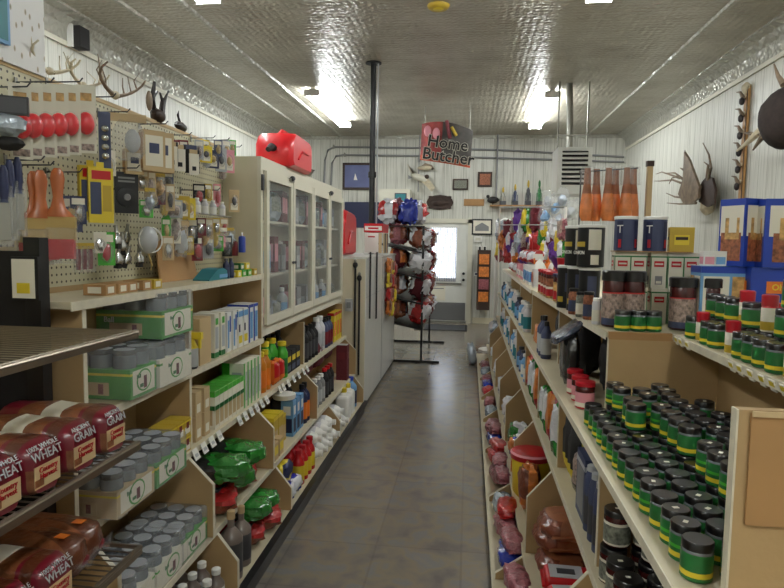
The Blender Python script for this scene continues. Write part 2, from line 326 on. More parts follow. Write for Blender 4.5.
# ------------------------------------------------------------------ shelving units
def divider(xf_top, xf_bot, xb, z0, z1, cut, y, m='panel', face_m='edge', th=.018):
    s = 1 if xf_top > xb else -1
    mb = MB()
    poly = [(xb, z0), (xf_bot, z0), (xf_bot, z1-cut), (xf_top, z1), (xb, z1)]
    mb.prism(poly, 'y', y-th/2, y+th/2, m)
    e = .003*s
    mb.prism([(xf_bot, z0), (xf_bot+e, z0), (xf_bot+e, z1-cut), (xf_bot, z1-cut)], 'y', y-th/2, y+th/2, face_m)
    if cut: mb.prism([(xf_bot, z1-cut), (xf_bot+e, z1-cut), (xf_top+e, z1), (xf_top, z1)], 'y', y-th/2, y+th/2, face_m)
    return mb
def plank(x0, x1, y0, y1, z, m='shelf', em='edge', th=.022):
    xf, s = (x1, 1) if abs(x1) < abs(x0) else (x0, -1)
    return MB().box(x0, x1, y0, y1, z-th, z, m).box(min(xf, xf+.004*s), max(xf, xf+.004*s), y0, y1, z-th-.006, z-.0006, em)
# left: peg board back, five levels
LX = {'b': -.97, 4: -1.06, 3: -1.15, 2: -1.17, 1: -1.17}; LZ = {'b': .12, 4: .39, 3: .75, 2: 1.08, 1: 1.45}; XBK = -1.42
parts = [('peg_board', MB().box(XBK-.02, XBK, .4, 3.5, 1.47, 2.16, 'peg').box(XBK-.022, XBK+.004, .4, 3.5, 2.16, 2.175, 'tan')),
         ('back_panel', MB().box(XBK-.02, XBK, .4, 5.8, .02, 1.47, 'panel')),
         ('upper_panel', MB().box(XBK-.03, XBK+.012, .4, 1.95, 2.17, 3.1, 'fleck')),
         ('kick_strip', MB().box(-1.02, -.965, 1.7, 5.8, 0, .10, 'kick').box(-.966, -.93, 1.7, 5.8, .10, .125, 'black')),
         ('shelf', plank(XBK, LX['b'], 1.7, 5.8, LZ['b'])), ('shelf', plank(XBK, LX[4], 1.7, 5.8, LZ[4])), ('shelf', plank(XBK, LX[3], 1.7, 5.8, LZ[3])),
         ('shelf', plank(XBK, LX[2], 1.7, 3.44, LZ[2])), ('shelf', plank(XBK, LX[1], 1.7, 3.44, LZ[1]))]
for y in (1.77, 2.5, 3.43): parts.append(('divider', divider(-1.175, -1.175, XBK, LZ[2], LZ[1]-.022, 0, y)))
for y in (1.71, 2.5, 3.4, 4.35, 5.74): parts.append(('divider', divider(-1.175, -1.175, XBK, LZ[3], LZ[2]-.022, 0, y)))
for y in (1.71, 2.42, 3.23, 4.22, 5.74): parts.append(('divider', divider(-1.15, -1.04, XBK, LZ[4], LZ[3]-.022, .11, y)))
for y in (1.71, 2.5, 3.32, 4.66, 5.74): parts.append(('divider', divider(-1.06, -.965, XBK, LZ['b'], LZ[4]-.022, .12, y)))
tag_me = MB().box(-.001, .003, -.023, .023, -.042, .006, 'white').box(.003, .0035, -.014, .014, -.03, -.016, 'lgrey').mesh('price_tag')
for y in [2.46+k*.085 for k in range(12) if k not in (4, 5)]+[3.65, 3.72, 3.83, 3.95, 4.07, 4.2, 4.3]: parts.append(('price_tag', tag_me, Matrix.Translation((LX[3]+.008, y, LZ[3]-.005)) @ Matrix.Rotation(radians(-25), 4, 'Y')))
one('shelving_unit', 'shelving', 'long cream shelving along the left of the aisle under the peg board', None, parts)
# right: stepped shelves, riser on top
RX = {'b': .15, 4: .29, 3: .41, 2: .425, 1: .49}; RZ = {'b': .06, 4: .2, 3: .62, 2: .96, 1: 1.3}; XRB = .98
parts = [('kick_strip', MB().box(.15, .19, .8, 9, 0, .045, 'kick')), ('back_panel', MB().box(XRB, XRB+.02, .4, 9, 0, 1.28, 'panel')),
         ('shelf', plank(RX['b'], XRB, .8, 9, RZ['b'])), ('shelf', plank(RX[4], XRB, .8, 9, RZ[4])), ('shelf', plank(RX[3], XRB, .8, 9, RZ[3])), ('shelf', plank(RX[2], XRB, .8, 9, RZ[2]))]
t1 = MB(); a, b = Vector((.555, 2.54)), Vector((.49, 4.8))
t1.prism([(a.x, a.y), (1.5, 2.54), (1.5, 4.8), (b.x, b.y)], 'z', 1.278, 1.3, 'shelf')
t1.add([(a.x-.004, a.y, 1.268), (b.x-.004, b.y, 1.268), (b.x-.004, b.y, 1.2994), (a.x-.004, a.y, 1.2994)], [(0,1,2,3)], 'edge')
parts += [('top_shelf', t1), ('top_shelf', plank(.48, 1.5, 4.8, 9, 1.3, 'shelf')), ('top_shelf', plank(.81, 1.5, .4, 2.54, 1.3)),
          ('end_rail', MB().box(.56, .8, 2.53, 2.55, 1.272, 1.302, 'wood'))]
for y, x in ((2.54, .562), (3.64, .527), (4.8, .49), (5.9, .49), (7.2, .49)): parts.append(('divider', divider(x, x, XRB, RZ[2], 1.277, 0, y)))
for y in (1.98, 2.87, 3.7, 4.55, 5.4, 6.3, 7.2, 8.1): parts.append(('divider', divider(.43, .43, XRB, RZ[3], RZ[2]-.022, 0, y)))
for y in (1.98, 2.87, 3.7, 4.55, 5.4, 6.3, 7.2, 8.1): parts.append(('divider', divider(.41, .3, XRB, RZ[4], RZ[3]-.022, .13, y)))
for y in (1.98, 2.87, 3.77, 4.67, 5.5, 6.3, 7.2, 8.1): parts.append(('divider', divider(.29, .165, .5, RZ['b'], RZ[4]-.022, .09, y)))
parts.append(('end_post', MB().box(.5, .98, 1.19, 1.21, .96, 1.345, 'panel').box(.496, .5, 1.188, 1.212, .96, 1.345, 'edge')))
tag2 = MB().box(-.003, .001, -.016, .016, -.03, .002, 'paper').box(-.0036, -.003, -.013, .013, -.02, -.002, 'yellow').mesh('price_tag')
for y in (1.62, 1.67, 1.73, 1.79, 1.86, 1.93, 1.99, 2.38, 2.45, 2.5): parts.append(('price_tag', tag2, Matrix.Translation((.81-.006, y, 1.293)) @ Matrix.Rotation(radians(-20), 4, 'Y')))
one('shelving_unit', 'shelving', 'long stepped beige shelving along the right of the aisle', None, parts)
one('cardboard_flap', 'cardboard', 'flat piece of brown cardboard fixed to the near end of right shelving', MB().box(.52, .72, 1.182, 1.187, 1.13, 1.34, 'cardboard').box(.52, .72, 1.178, 1.182, 1.335, 1.345, 'tan'))

# ------------------------------------------------------------------ wall cabinet with four glass doors
CX, CY0, CY1, CZ0, CZ1 = -1.19, 3.46, 5.75, 1.09, 2.12
parts = [('carcass', MB().box(XBK+.003, CX-.02, CY0, CY0+.02, CZ0, CZ1-.02, 'cream').box(XBK+.003, CX-.02, CY1-.02, CY1, CZ0, CZ1-.02, 'cream').box(XBK+.003, CX-.02, CY0-.002, CY1, CZ1-.02, CZ1, 'cream').box(XBK+.003, CX-.02, CY0-.002, CY1, CZ0-.01, CZ0+.001, 'cream').box(XBK+.003, XBK+.01, CY0+.02, CY1-.02, CZ0+.001, CZ1-.02, 'offwhite')
          .box(CX-.02, CX, CY0, CY0+.045, CZ0+.05, CZ1-.07, 'doorcream').box(CX-.02, CX, CY1-.045, CY1, CZ0+.05, CZ1-.07, 'doorcream').box(CX-.02, CX+.001, CY0-.001, CY1+.001, CZ1-.07, CZ1+.001, 'doorcream').box(CX-.02, CX+.001, CY0-.001, CY1+.001, CZ0-.01, CZ0+.05, 'doorcream').box(CX-.02, CX, 4.585, 4.625, CZ0+.05, CZ1-.07, 'doorcream')),
         ('cabinet_shelf', MB().box(XBK, CX-.03, CY0+.02, CY1-.02, 1.42, 1.435, 'doorcream')), ('cabinet_shelf', MB().box(XBK, CX-.03, CY0+.02, CY1-.02, 1.75, 1.765, 'doorcream'))]
for i in range(4):
    a = CY0+.04+(CY1-CY0-.08)*i/4+.006; b = CY0+.04+(CY1-CY0-.08)*(i+1)/4-.006; z0, z1 = CZ0+.055, CZ1-.075
    f = MB().box(CX+.003, CX+.022, a, a+.045, z0, z1, 'doorcream').box(CX+.003, CX+.022, b-.045, b, z0, z1, 'doorcream').box(CX+.004, CX+.021, a+.045, b-.045, z0, z0+.05, 'doorcream').box(CX+.004, CX+.021, a+.045, b-.045, z1-.05, z1, 'doorcream')
    parts.append(('door', f, None, [('pane', MB().box(CX+.006, CX+.009, a+.045, b-.045, z0+.05, z1-.05, 'frost')), ('knob', MB().blob((CX+.03, b-.02 if i % 2 == 0 else a+.02, 1.5), (.01,.01,.01), 'dgrey', 8, 5))]))
for y in (3.98+.02, 5.16): parts.append(('catch', MB().box(CX, CX+.03, y-.05, y+.05, CZ1-.09, CZ1-.07, 'steel').blob((CX+.03, y, CZ1-.07), (.02,.02,.018), 'dgrey', 8, 5)))
parts.append(('hinge', MB().box(CX, CX+.012, CY0+.004, CY0+.03, 1.93, 2.02, 'dgrey')))
one('display_cabinet', 'cabinet', 'white cabinet with four glass doors above the left shelving', None, parts)

# ------------------------------------------------------------------ product kinds
def carton(name, w, d, h, base, patches, cat='box', top=None, parts=()):
    """w along x, d along y; patches (u0,v0,u1,v1,mat) drawn on all four sides"""
    mb = MB().cbox(0, 0, 0, w, d, h, base)
    for i, (u0, v0, u1, v1, m) in enumerate(patches):
        e = .0006*(i+1)
        for s_ in (-1, 1):
            mb.add([(s_*(w/2+e), -d/2+q*d, z*h) for q, z in ((u0,v0), (u1,v0), (u1,v1), (u0,v1))], [(0,1,2,3)], m)
            mb.add([(-w/2+q*w, s_*(d/2+e), z*h) for q, z in ((u0,v0), (u1,v0), (u1,v1), (u0,v1))], [(0,1,2,3)], m)
    if top: mb.box(-w/2+.002, w/2-.002, -d/2+.002, d/2-.002, h, h+.001, top)
    return T(name, cat, mb, parts)
def jar(name, r, h, bands, lid, lr=None, lh=.018, cat='jar', n=16, sticker=False):
    """bands: (fraction of height, material)"""
    pr = [(r*.86, 0, bands[0][1])]; z0 = 0; pr.append((r, .004, bands[0][1]))
    for fz, m in bands: pr.append((r, fz*h, m))
    pr.append((r*.9, h+.006, bands[-1][1]))
    lr = lr or r*.98
    l = MB().lathe([(lr, h+.003, lid), (lr, h+lh, lid), (lr*.94, h+lh+.003, lid)], n)
    if sticker: l.box(-.008, .006, -.005, .005, h+lh+.003, h+lh+.0036, 'paper')
    return T(name, cat, MB().lathe(pr, n), [('lid', l)])
def bottle(name, r, h, body, cap, label=None, neck=.35, sh=.68, cr=None, cat='bottle', sy=1, n=12, capm=.12):
    pr = [(r*.9, 0, body), (r, .006, body)]
    if label: pr += [(r, h*.12, body), (r*1.01, h*.13, label), (r*1.01, h*.55, label)]
    pr += [(r, h*sh, body), (r*.85, h*(sh+.06), body), (r*neck, h*(sh+.16), body), (r*neck, h*(1-capm), body)]
    cr = cr or r*neck*1.2
    return T(name, cat, MB().lathe(pr, n, sy=sy), [('cap', MB().lathe([(cr, h*(1-capm), cap), (cr, h-.002, cap), (cr*.85, h, cap)], n))])
def bag(name, r, m, band=None, seed=1, cat='bag', pw=.72, amp=.25, ends=True, parts=(), n=18, k=12, fr=3.0):
    bf = (lambda u, v: band if (.35 < u < .78 and (v < .2 or v > .8 or .3 < v < .7)) else m) if band else None
    mb = MB().blob((0, 0, r[2]*.9), r, m, n, k, amp, seed, pw, bf, None, fr)
    lo = min(v[2] for v in mb.v); mb.v = [(v[0], v[1], v[2]-lo) for v in mb.v]
    if ends:
        for s in (-1, 1):
            y = s*r[1]
            mb.add([(-r[0]*.6, y*.8, r[2]*.95), (-r[0]*.7, y*1.06, r[2]*(.8+.1*s)), (0, y*1.1, r[2]*.9), (r[0]*.7, y*1.06, r[2]*1.1), (r[0]*.6, y*.8, r[2]*.95)], [(0,1,2), (0,2,4), (2,3,4)], m)
    return T(name, cat, mb, parts)
gz = .07
greenjar = jar('spice_jar', .032, .062, [(.06,'green'), (.18,'green'), (.36,'yellow'), (.95,'green'), (1.0,'glassjar')], 'lid')
greenjar2 = jar('spice_jar', .032, .062, [(.06,'green'), (.18,'green'), (.36,'yellow'), (.5,'green'), (.62,'bgreen'), (.95,'green'), (1.0,'glassjar')], 'lid', sticker=True)
redjar = T('spice_bottle', 'bottle', MB().lathe([(.02,0,'paper'), (.022,.005,'paper'), (.022,.03,'gold'), (.022,.07,'paper'), (.018,.078,'red')], 14), [('cap', MB().lathe([(.022,.075,'redlid'), (.023,.105,'redlid'), (.02,.108,'redlid')], 14))])
bigjar = jar('seasoning_jar', .046, .115, [(.05,'jam'), (.2,'slate'), (.75,'mixprint'), (.78,'red'), (1,'jam')], 'lid', .05, .026)
sauce = jar('salsa_jar', .04, .09, [(.08,'jam'), (.15,'paper'), (.75,'photo2'), (.85,'paper'), (1,'jam')], 'lid', .04, .018, sticker=True)
redtop = jar('canister', .046, .15, [(.1,'photo3'), (.4,'redlid'), (.5,'paper'), (.85,'photo1'), (1,'jam')], 'redlid', .05, .018)
blacktop = jar('canister', .046, .15, [(.1,'photo3'), (.45,'redlid'), (.8,'photo3'), (1,'jam')], 'navy', .05, .018)
onion = T('onion_canister', 'canister', MB().lathe([(.05,0,'black'), (.052,.01,'black'), (.052,.155,'black'), (.05,.16,'black')], 18), [('lid', MB().lathe([(.0545,.155,'white'), (.0545,.166,'white'), (.051,.168,'white')], 18)),
    ('back_label', MB().lathe([(.0525, .03, 'black'), (.0527,.032,'paper'), (.0527,.14,'paper'), (.052,.142,'black')], 18))])
def canlab(name, r, h, body, lidm, lab=None, txt=None, patch=None):
    ps = [('lid', MB().lathe([(r*1.05, h-.006, lidm), (r*1.05, h+.006, lidm), (r*.98, h+.008, lidm)], 18))]
    if patch:
        for a0, a1, z0, z1, m in patch:
            vs = []; fs = []; k = 6
            for i in range(k+1):
                a = radians(a0+(a1-a0)*i/k); vs += [((r+.0012)*cos(a), (r+.0012)*sin(a), z0*h), ((r+.0012)*cos(a), (r+.0012)*sin(a), z1*h)]
            for i in range(k): fs.append((2*i, 2*i+2, 2*i+3, 2*i+1))
            ps.append(('label', MB().add(vs, fs, m, True)))
    if txt:
        s, sz, m, a, zz = txt; a = radians(a)
        ps.append(('lettering', text(s, sz, m), Matrix.Translation(((r+.0015)*cos(a), (r+.0015)*sin(a), zz*h)) @ Matrix.Rotation(a+pi/2, 4, 'Z') @ Matrix.Rotation(pi/2, 4, 'X')))
    return T(name, 'canister', MB().lathe([(r*.98,0,body), (r,.006,body), (r,h,body)], 18), ps)
onion = canlab('onion_canister', .066, .2, 'black', 'white', txt=('ONION', .026, 'white', -155, .35), patch=[(-110,-55,.42,.92,'paper'), (-100,-65,.06,.3,'paper'), (-185,-125,.5,.62,'gold')])
navycan = canlab('drink_tin', .05, .145, 'slate', 'white', patch=[(-150,-118,.05,.9,'navy'), (-62,-30,.05,.9,'navy'), (-140,-124,.1,.35,'red'), (-56,-40,.1,.35,'red')], txt=('T', .05, 'white', -132, .65))
blackcan = canlab('seasoning_canister', .052, .225, 'black', 'white', patch=[(-160,-120,.15,.28,'gold'), (-110,-60,.4,.85,'slate')], txt=None)
# white carton tin with a red badge
whitebox = carton('tea_carton', .055, .070, .157, 'offwhite', [(.0,.86,1,.9,'green'), (.0,.0,.04,.86,'green'), (.96,0,1,.86,'green'), (.2,.6,.8,.76,'red'), (.26,.655,.74,.7,'offwhite'), (.28,.1,.72,.34,'grey'), (.34,.13,.66,.2,'offwhite')], top='white')
yellowbox = carton('carton', .07, .1, .11, 'gold', [(.2,.3,.8,.7,'yellow'), (.25,.5,.75,.62,'darkbrown')], top='yellow')

# ---- right top shelf, end group (near y = 2.6) ----
def Z(u, v, z): return P(u, v, z=z)
def at(u, y, z, v=None):   # a point above image column u at distance y, resting on height z
    q = P(u, 330, y=y); q2 = P(u, 330+ (0 if v is None else v), y=y)
    zz = z; p = P(u, 300, y=y)
    for _ in range(3):
        t = (p.z - zz)/max(1e-6, (P(u,300,y=y).z-P(u,301,y=y).z)); break
    v0 = 300+t; return Vector((P(u, v0, y=y).x, y, z))
TOP = 1.301
row(greenjar, [at(u, 2.6, TOP) for u in (622, 638, 653)], 'green-labelled black-lidded spice jar, {o} from the left along the wood-edged shelf end', 'spice jars on the wooden shelf end')
row(bigjar, [at(u, 2.72, TOP) for u in (612, 632)], 'tall wide-mouth jar with black lid behind the shelf-end spice jars, {o} from the aisle', 'wide-mouth jars at shelf end', sc=(1,1,1.65))
row(bigjar, [at(u, 2.68, TOP+.001) for u in (681, 707)], 'tall wide-mouth jar with black lid behind the near spice jars, {o} from the aisle', 'wide-mouth jars behind near spices', sc=(1.1,1.1,1.5))
for i, u in enumerate((620, 636, 656, 673, 688, 704)):
    for k in range(2):
        put(whitebox, at(u, 2.9, TOP+k*.158), ('white carton with red badge, %s from the aisle in the ' % ORD[i])+('lower row' if k == 0 else 'upper row'), 'white cartons with red badges', rz=90)
for i, (u, t) in enumerate(((588, onion), (627, navycan), (657, navycan))):
    pass
C2 = TOP+.158*2
one('display_tray', 'tray', 'pale cardboard sheet carrying tins on top of the white cartons', MB().box(-.16, .16, -.05, .05, 0, .004, 'cardboard'), loc=at(650, 2.9, C2)+Vector((0,0,.0005)))
put(navycan, at(625, 2.9, C2+.005), 'slate blue drink tin with white lid, nearer the aisle on the white cartons', 'slate blue drink tins'); put(navycan, at(654, 2.9, C2+.005), 'slate blue drink tin with white lid, beside the yellow carton', 'slate blue drink tins')
put(yellowbox, at(680, 2.9, C2+.001), 'yellow carton standing on the white cartons at the shelf end', rz=80)
put(onion, at(590, 3.2, TOP+.236), 'black canister lettered ONION with white back label, stacked on another', 'black onion canisters')
put(onion, at(577, 3.38, TOP+.236), 'black canister half hidden behind the ONION canister, in the stacked layer', 'black onion canisters')
row(blackcan, [at(u, y, TOP) for u, y in ((588, 3.2), (576, 3.36), (566, 3.5))], 'black canister with white lid in the bottom layer, {o} from the near end', 'black canisters on the top shelf')
smallb = bottle('spice_bottle', .022, .12, 'photo2', 'black', 'paper', neck=.8, sh=.78, cr=.021)
smallw = bottle('spice_bottle', .02, .115, 'milk', 'white', 'offwhite', neck=.8, sh=.8, cr=.017)
smallk = bottle('spice_bottle', .025, .13, 'photo1', 'black', 'slate', neck=.85, sh=.78, cr=.024)
put(smallw, at(596, 2.78, TOP), 'small white spice bottle with white cap on the right top shelf edge')
put(smallk, at(588, 2.95, TOP), 'small dark spice bottle with black cap beside a white bottle, top shelf edge')
put(smallb, at(580, 3.05, TOP), 'small printed spice bottle with black cap, middle of the top shelf edge')
put(smallk, at(573, 3.16, TOP), 'small dark spice bottle with slate label, farthest of the edge bottles')
put(carton('carton', .03, .05, .12, 'paper', [(.1,.1,.9,.5,'pink'), (.1,.6,.9,.9,'grey')]), at(603, 2.78, TOP), 'narrow pale carton between the white bottle and black-lidded jars')
row(redtop, [Vector((.545, y, TOP)) for y in (4.1, 4.25, 4.4, 4.55)], 'clear canister with red lid along the right top shelf, {o} from the camera', 'red-lidded canisters')
row(blacktop, [Vector((.56, y, TOP)) for y in (3.72, 3.86)], 'clear canister with navy lid and red contents, {o} from the camera', 'navy-lidded canisters')
row(redtop, [Vector((.66, y, TOP)) for y in (4.12, 4.27, 4.42, 4.57)], 'clear red-lidded canister in the second row back, {o} from the camera', 'red-lidded canisters second row')
# white carton boxes between: purple bowls
bowl = T('plastic_bowl', 'bowl', MB().lathe([(.05,0,'purple'), (.075,.03,'purple'), (.1,.08,'purple'), (.105,.085,'purple'), (.095,.08,'navy'), (.06,.02,'navy')], 20))
put(bowl, (.64, 4.25, TOP+.172), 'purple plastic bowl resting on the red-lidded canisters')
put(T('plastic_tub', 'tub', MB().lathe([(.03,0,'pink'), (.04,.06,'redlid'), (.045,.09,'redlid')], 14)), (.6, 4.05, TOP+.172), 'small pink and red tub in front of the purple bowl')
# far top shelf: white spray bottle, blue bottles, red bags
spray = T('spray_bottle', 'bottle', MB().lathe([(.045,0,'white'), (.048,.01,'white'), (.048,.13,'milk'), (.03,.17,'white'), (.014,.19,'white'), (.014,.205,'white')], 14, sy=.7),
          [('trigger', MB().box(-.045,.02,-.01,.01,.205,.235,'white').box(-.04,-.03,-.006,.006,.165,.21,'orange')), ('label', MB().box(-.049,-.0475,-.02,.02,.04,.11,'orange'))])
put(spray, (.56, 5.05, TOP), 'white spray bottle with orange trigger at the right shelf joint', sc=1.15)
put(spray, (.6, 5.3, TOP), 'white spray bottle behind the one at the right shelf joint', sc=1.05)
bluebox = carton('carton', .09, .07, .16, 'white', [(0,.15,1,.7,'skyblue'), (.15,.25,.85,.6,'blue'), (0,.85,1,1,'white')])
row(bluebox, [Vector((.56, y, TOP)) for y in (5.42, 5.53, 5.66, 5.8, 5.95)], 'white and pale blue carton on the far right top shelf, {o} from the camera', 'white and blue cartons', rz=jit(6))
pinkbox = carton('carton', .08, .06, .14, 'pink', [(0,.2,1,.6,'white'), (.2,.3,.8,.5,'purple')])
row(pinkbox, [Vector((.56, y, TOP)) for y in (6.15, 6.35, 6.6, 6.85)], 'pink and white carton on the far right top shelf, {o} from the camera', 'pink cartons', rz=jit(6))
redbag = bag('snack_bag', (.09,.12,.06), 'bagred', 'whitebag', 3)
row(redbag, [Vector((.62, 5.8+k*.42, TOP+.165 if k < 3 else TOP)) for k in range(7)], 'red and white bag on the far right top shelf, {o} from the camera', 'red bags on the far shelf', rz=jit(25))
# second back row, far top
for i, (y, c) in enumerate(((5.1,'bgreen'), (5.45,'yellow'), (5.8,'darkred'), (6.2,'white'), (6.6,'orange'))):
    put(T('plush_toy', 'toy', MB().blob((0,0,.09),(.06,.06,.09),c,10,7,.2,i).blob((0,0,.2),(.04,.04,.045),'offwhite' if i % 2 else c,8,6)), (.82, y, TOP+.0), '%s figure-shaped bundle on the rear of the far right top shelf' % ('green yellow dark-red white orange'.split()[i]))

# ---- near recessed top shelf (y < 2.54): green jars, red bottles, blue boxes ----
nj = []
front = [(2.44,0,'g'), (2.36,0,'r'), (2.29,0,'g'), (2.22,0,'g'), (2.1,0,'R'), (2.02,0,'g'), (1.95,0,'g'), (1.88,0,'g'), (1.80,0,'g'), (1.72,0,'r'), (1.66,0,'g'), (1.585,0,'g'), (1.51,0,'g')]
gi = ri = 0
G = 'spice jars along the near right top shelf'
for y, x, k in reversed(front):
    if k == 'g': put(greenjar, (.85, y, TOP), 'green spice jar in front row of near top shelf, %s from camera' % ORD[gi], G); gi += 1
    else: put(redjar, (.85, y, TOP), 'red-capped spice bottle in the front row of the near top shelf, %s from camera' % ORD[ri], 'red-capped spice bottles'); ri += 1
for i, y in enumerate((1.56, 1.65, 1.74, 1.83, 1.92, 2.01, 2.1, 2.19, 2.28, 2.37, 2.46)):
    put(greenjar, (.925, y, TOP), 'green spice jar in the second row of the near top shelf, %s from camera' % ORD[i], G)
for i, (x, y) in enumerate(((.92, 2.44), (.92, 2.35), (.92, 2.27), (.915, 2.12), (.915, 1.9), (.915, 1.81), (.91, 1.52))):
    put(greenjar, (x, y, TOP+.085), 'green spice jar stacked on the second row of near top shelf, %s from back' % ORD[i], G, sc=1.0)
put(greenjar, (.93, 1.9, TOP+.17), 'green spice jar topmost of its stack in front of the blue cartons', G)
row(redjar, [Vector((x, y, TOP+.086)) for x, y in ((.93, 1.66), (.96, 1.71), (.92, 2.02), (.93, 2.2), (.9, 1.62))], 'red-capped spice bottle stacked above the green jars, {o} of the five', 'stacked red-capped spice bottles', sc=1.05)
bigred = T('spice_jar', 'jar', MB().lathe([(.03,0,'redlid'), (.034,.01,'paper'), (.034,.03,'redlid'), (.034,.06,'red')], 16), [('lid', MB().lathe([(.036,.058,'redlid'), (.036,.085,'redlid'), (.033,.088,'redlid')], 16))])
put(bigred, (.92, 1.6, TOP+.085), 'wide red-lidded jar stacked nearest the camera on the near top shelf', sc=1.05)
put(bigred, (.96, 2.1, TOP+.085), 'wide red-lidded jar stacked in the middle of the near top shelf', sc=.95)
def bluecarton(nm, w, d, h, recipe):
    ps = []
    if recipe: pat = [(0,.9,1,1,'blue'), (.06,.45,.94,.9,'paper'), (.12,.08,.9,.5,'photo1'), (.2,.4,.75,.72,'photo3'), (.3,.5,.6,.8,'paper')]
    else: pat = [(0,.0,1,1,'blue'), (.3,.2,.7,.24,'skyblue'), (.25,.3,.75,.34,'skyblue'), (.3,.4,.7,.44,'skyblue'), (.15,.04,.9,.12,'photo3'), (.22,.62,.78,.8,'orange')]
    if not recipe: ps = [('lettering', text('Oh!Boy', .034, 'yellow', bold=.02), face('-y', 0, -d/2-.006, h*.71))]
    return carton(nm, w, d, h, 'blue', pat, parts=ps)
b1 = bluecarton('carton', .2, .12, .265, True); b2 = bluecarton('carton', .26, .12, .265, True); b3 = bluecarton('carton', .26, .12, .265, False)
put(b3, at(775, 2.65, TOP), 'bright blue carton lettered Oh!Boy on the near right top shelf')
pcn = carton('carton', .2, .12, .265, 'skyblue', [(0,.9,1,1,'blue'), (.05,.1,.55,.85,'paper'), (.6,.1,.95,.85,'photo3')])
put(pcn, at(718, 2.7, TOP), 'pale blue picture carton left of the blue Oh!Boy carton')
put(b1, at(743, 2.7, TOP+.267), 'tall blue food carton with food picture, farther of the two standing on blue cartons', rz=28, sc=(.75,1,1.02))
put(b2, at(792, 2.62, TOP+.267), 'wide blue food carton at the picture edge, stacked on the Oh!Boy carton', rz=-3)
for i, (u, c) in enumerate(((707, 'pink'), (718, 'skyblue'))):
    put(carton('carton', .045, .05, .06, 'white', [(.1,.1,.9,.6,c)]), at(u, 2.7, TOP+.267), 'tiny white and %s carton on top of the pale blue carton' % c)
# hanging cones in clear sleeves on a rail, wooden post
pole_y = 3.6
post = at(643, pole_y, TOP)
one('wooden_post', 'post', 'upright wooden post beside the hanging orange brushes', MB().box(-.014,.014,-.014,.014,0,.78,'tan').box(-.018,.018,-.018,.018,.78,.81,'darkbrown'), loc=post)
ra = P(581, 172, y=3.6); rb = P(642, 168, y=3.6)
one('hanging_rail', 'rail', 'thin metal rail carrying the orange brushes in clear sleeves', MB().tube([ra-Vector((.01,0,0)), rb-Vector((0.02,0,0))], .004, 'dgrey').tube([ra, ra+Vector((0,0,-.02)), Vector((ra.x, ra.y, TOP))], .004, 'dgrey'))
cone = T('hanging_brush', 'brush', MB().lathe([(.026,0,'cone'), (.036,.03,'cone'), (.035,.08,'cone'), (.026,.15,'cone'), (.02,.2,'conebrown'), (.016,.29,'conebrown')], 10, sy=.8), [('sleeve', MB().lathe([(.038,.2,'thinfilm'), (.036,.26,'bagclear'), (.034,.3,'bagclear')], 8, sy=.7))])
for i, u in enumerate((585, 596, 606, 615, 624, 633)):
    q = P(u, 221, y=3.6); put(cone, (q.x, 3.6+(.03 if i % 2 else -.02), q.z), 'orange cone-shaped brush in a clear sleeve, %s from the aisle on its rail' % ORD[i], 'orange brushes in clear sleeves')

# ---- right second shelf: field of green jars, then bags and bottles ----
g2 = RZ[2]+.001; rr = random.Random(3)
GJ = 'green spice jars on the second right shelf'
for i in range(15):
    for j in range(6):
        y = 1.3+i*.078; x = .485+j*.078
        if y > 2.46: continue
        put((greenjar, greenjar2)[(i*5+j*3) % 7 > 2], (x+rr.uniform(-.004,.004), y+rr.uniform(-.004,.004), g2), 'green spice jar on lower jar shelf, %s row from camera, %s from aisle' % (ORD[i], ORD[j]), GJ, rz=rr.uniform(0,90))
for n_, (i, j) in enumerate(((1,2), (2,2), (2,3), (3,3), (4,3), (4,2), (5,3), (6,4), (7,2), (7,3), (8,3), (9,4), (9,2), (10,3), (11,1), (12,2), (12,3), (13,1), (13,2), (13,3), (10,1), (10,2), (8,2), (8,4), (6,3), (5,2), (4,4), (3,2), (11,3), (11,4), (9,3), (14,1), (14,3))):
    y = 1.3+i*.078; x = .485+j*.078
    put((greenjar, greenjar2)[n_ % 2], (x+rr.uniform(-.006,.006), y, g2+.0845), 'stacked green spice jar, lower jar shelf, %s row from camera, %s from aisle' % (ORD[i], ORD[j]), 'stacked green spice jars', rz=rr.uniform(0,90))
# third shelf near: black-lid photo jars
g3 = RZ[3]+.001
for i in range(7):
    for j in range(5):
        put(sauce, (.46+j*.09, 1.35+i*.09, g3), 'black-lidded salsa jar on low shelf, %s row from camera, %s from aisle' % (ORD[i], ORD[j]), 'black-lidded salsa jars')
for i, (a_, b_) in enumerate(((6,1), (6,2), (5,2), (4,3), (6,0), (5,1), (4,2), (3,2))):
    put(sauce, (.47+b_*.09, 1.36+a_*.09, g3+.114), 'stacked black-lidded salsa jar, %s row from camera, %s from aisle' % (ORD[a_], ORD[b_]), 'stacked black-lidded salsa jars')
# second shelf y 2.54-3.64 : red-lidded jars, dark coffee bag leaning, dark bags
pinkjar = jar('sauce_jar', .05, .15, [(.1,'redlid'), (.3,'paper'), (.75,'pink'), (1,'jam')], 'redlid', .052, .03)
row(pinkjar, [Vector((.5, y, g2)) for y in (2.65, 2.77, 2.9)], 'pink-labelled jar with red lid under the right top shelf, {o} from camera', 'red-lidded jars on the second shelf', sc=[(.8,.8,.62), (.72,.72,.62), (.72,.72,.62)])
foil = bag('foil_bag', (.05,.1,.15), 'silverbag', None, 5, ends=False); dark = bag('dark_bag', (.07,.11,.15), 'blackmatte', None, 6, ends=False)
put(T('foil_bag', 'bag', MB().blob((0,0,.13),(.04,.1,.13),'bagdark',14,10,.15,4,.7).blob((-.01,0,.25),(.085,.1,.016),'slatebag',18,8,.3,5,.6, T=Matrix.Translation((0,0,.25)) @ Matrix.Rotation(radians(-35),4,'Y') @ Matrix.Translation((0,0,-.25)))), (.5, 3.08, g2), 'silver-topped dark foil bag leaning out under the right top shelf', sc=1.1)
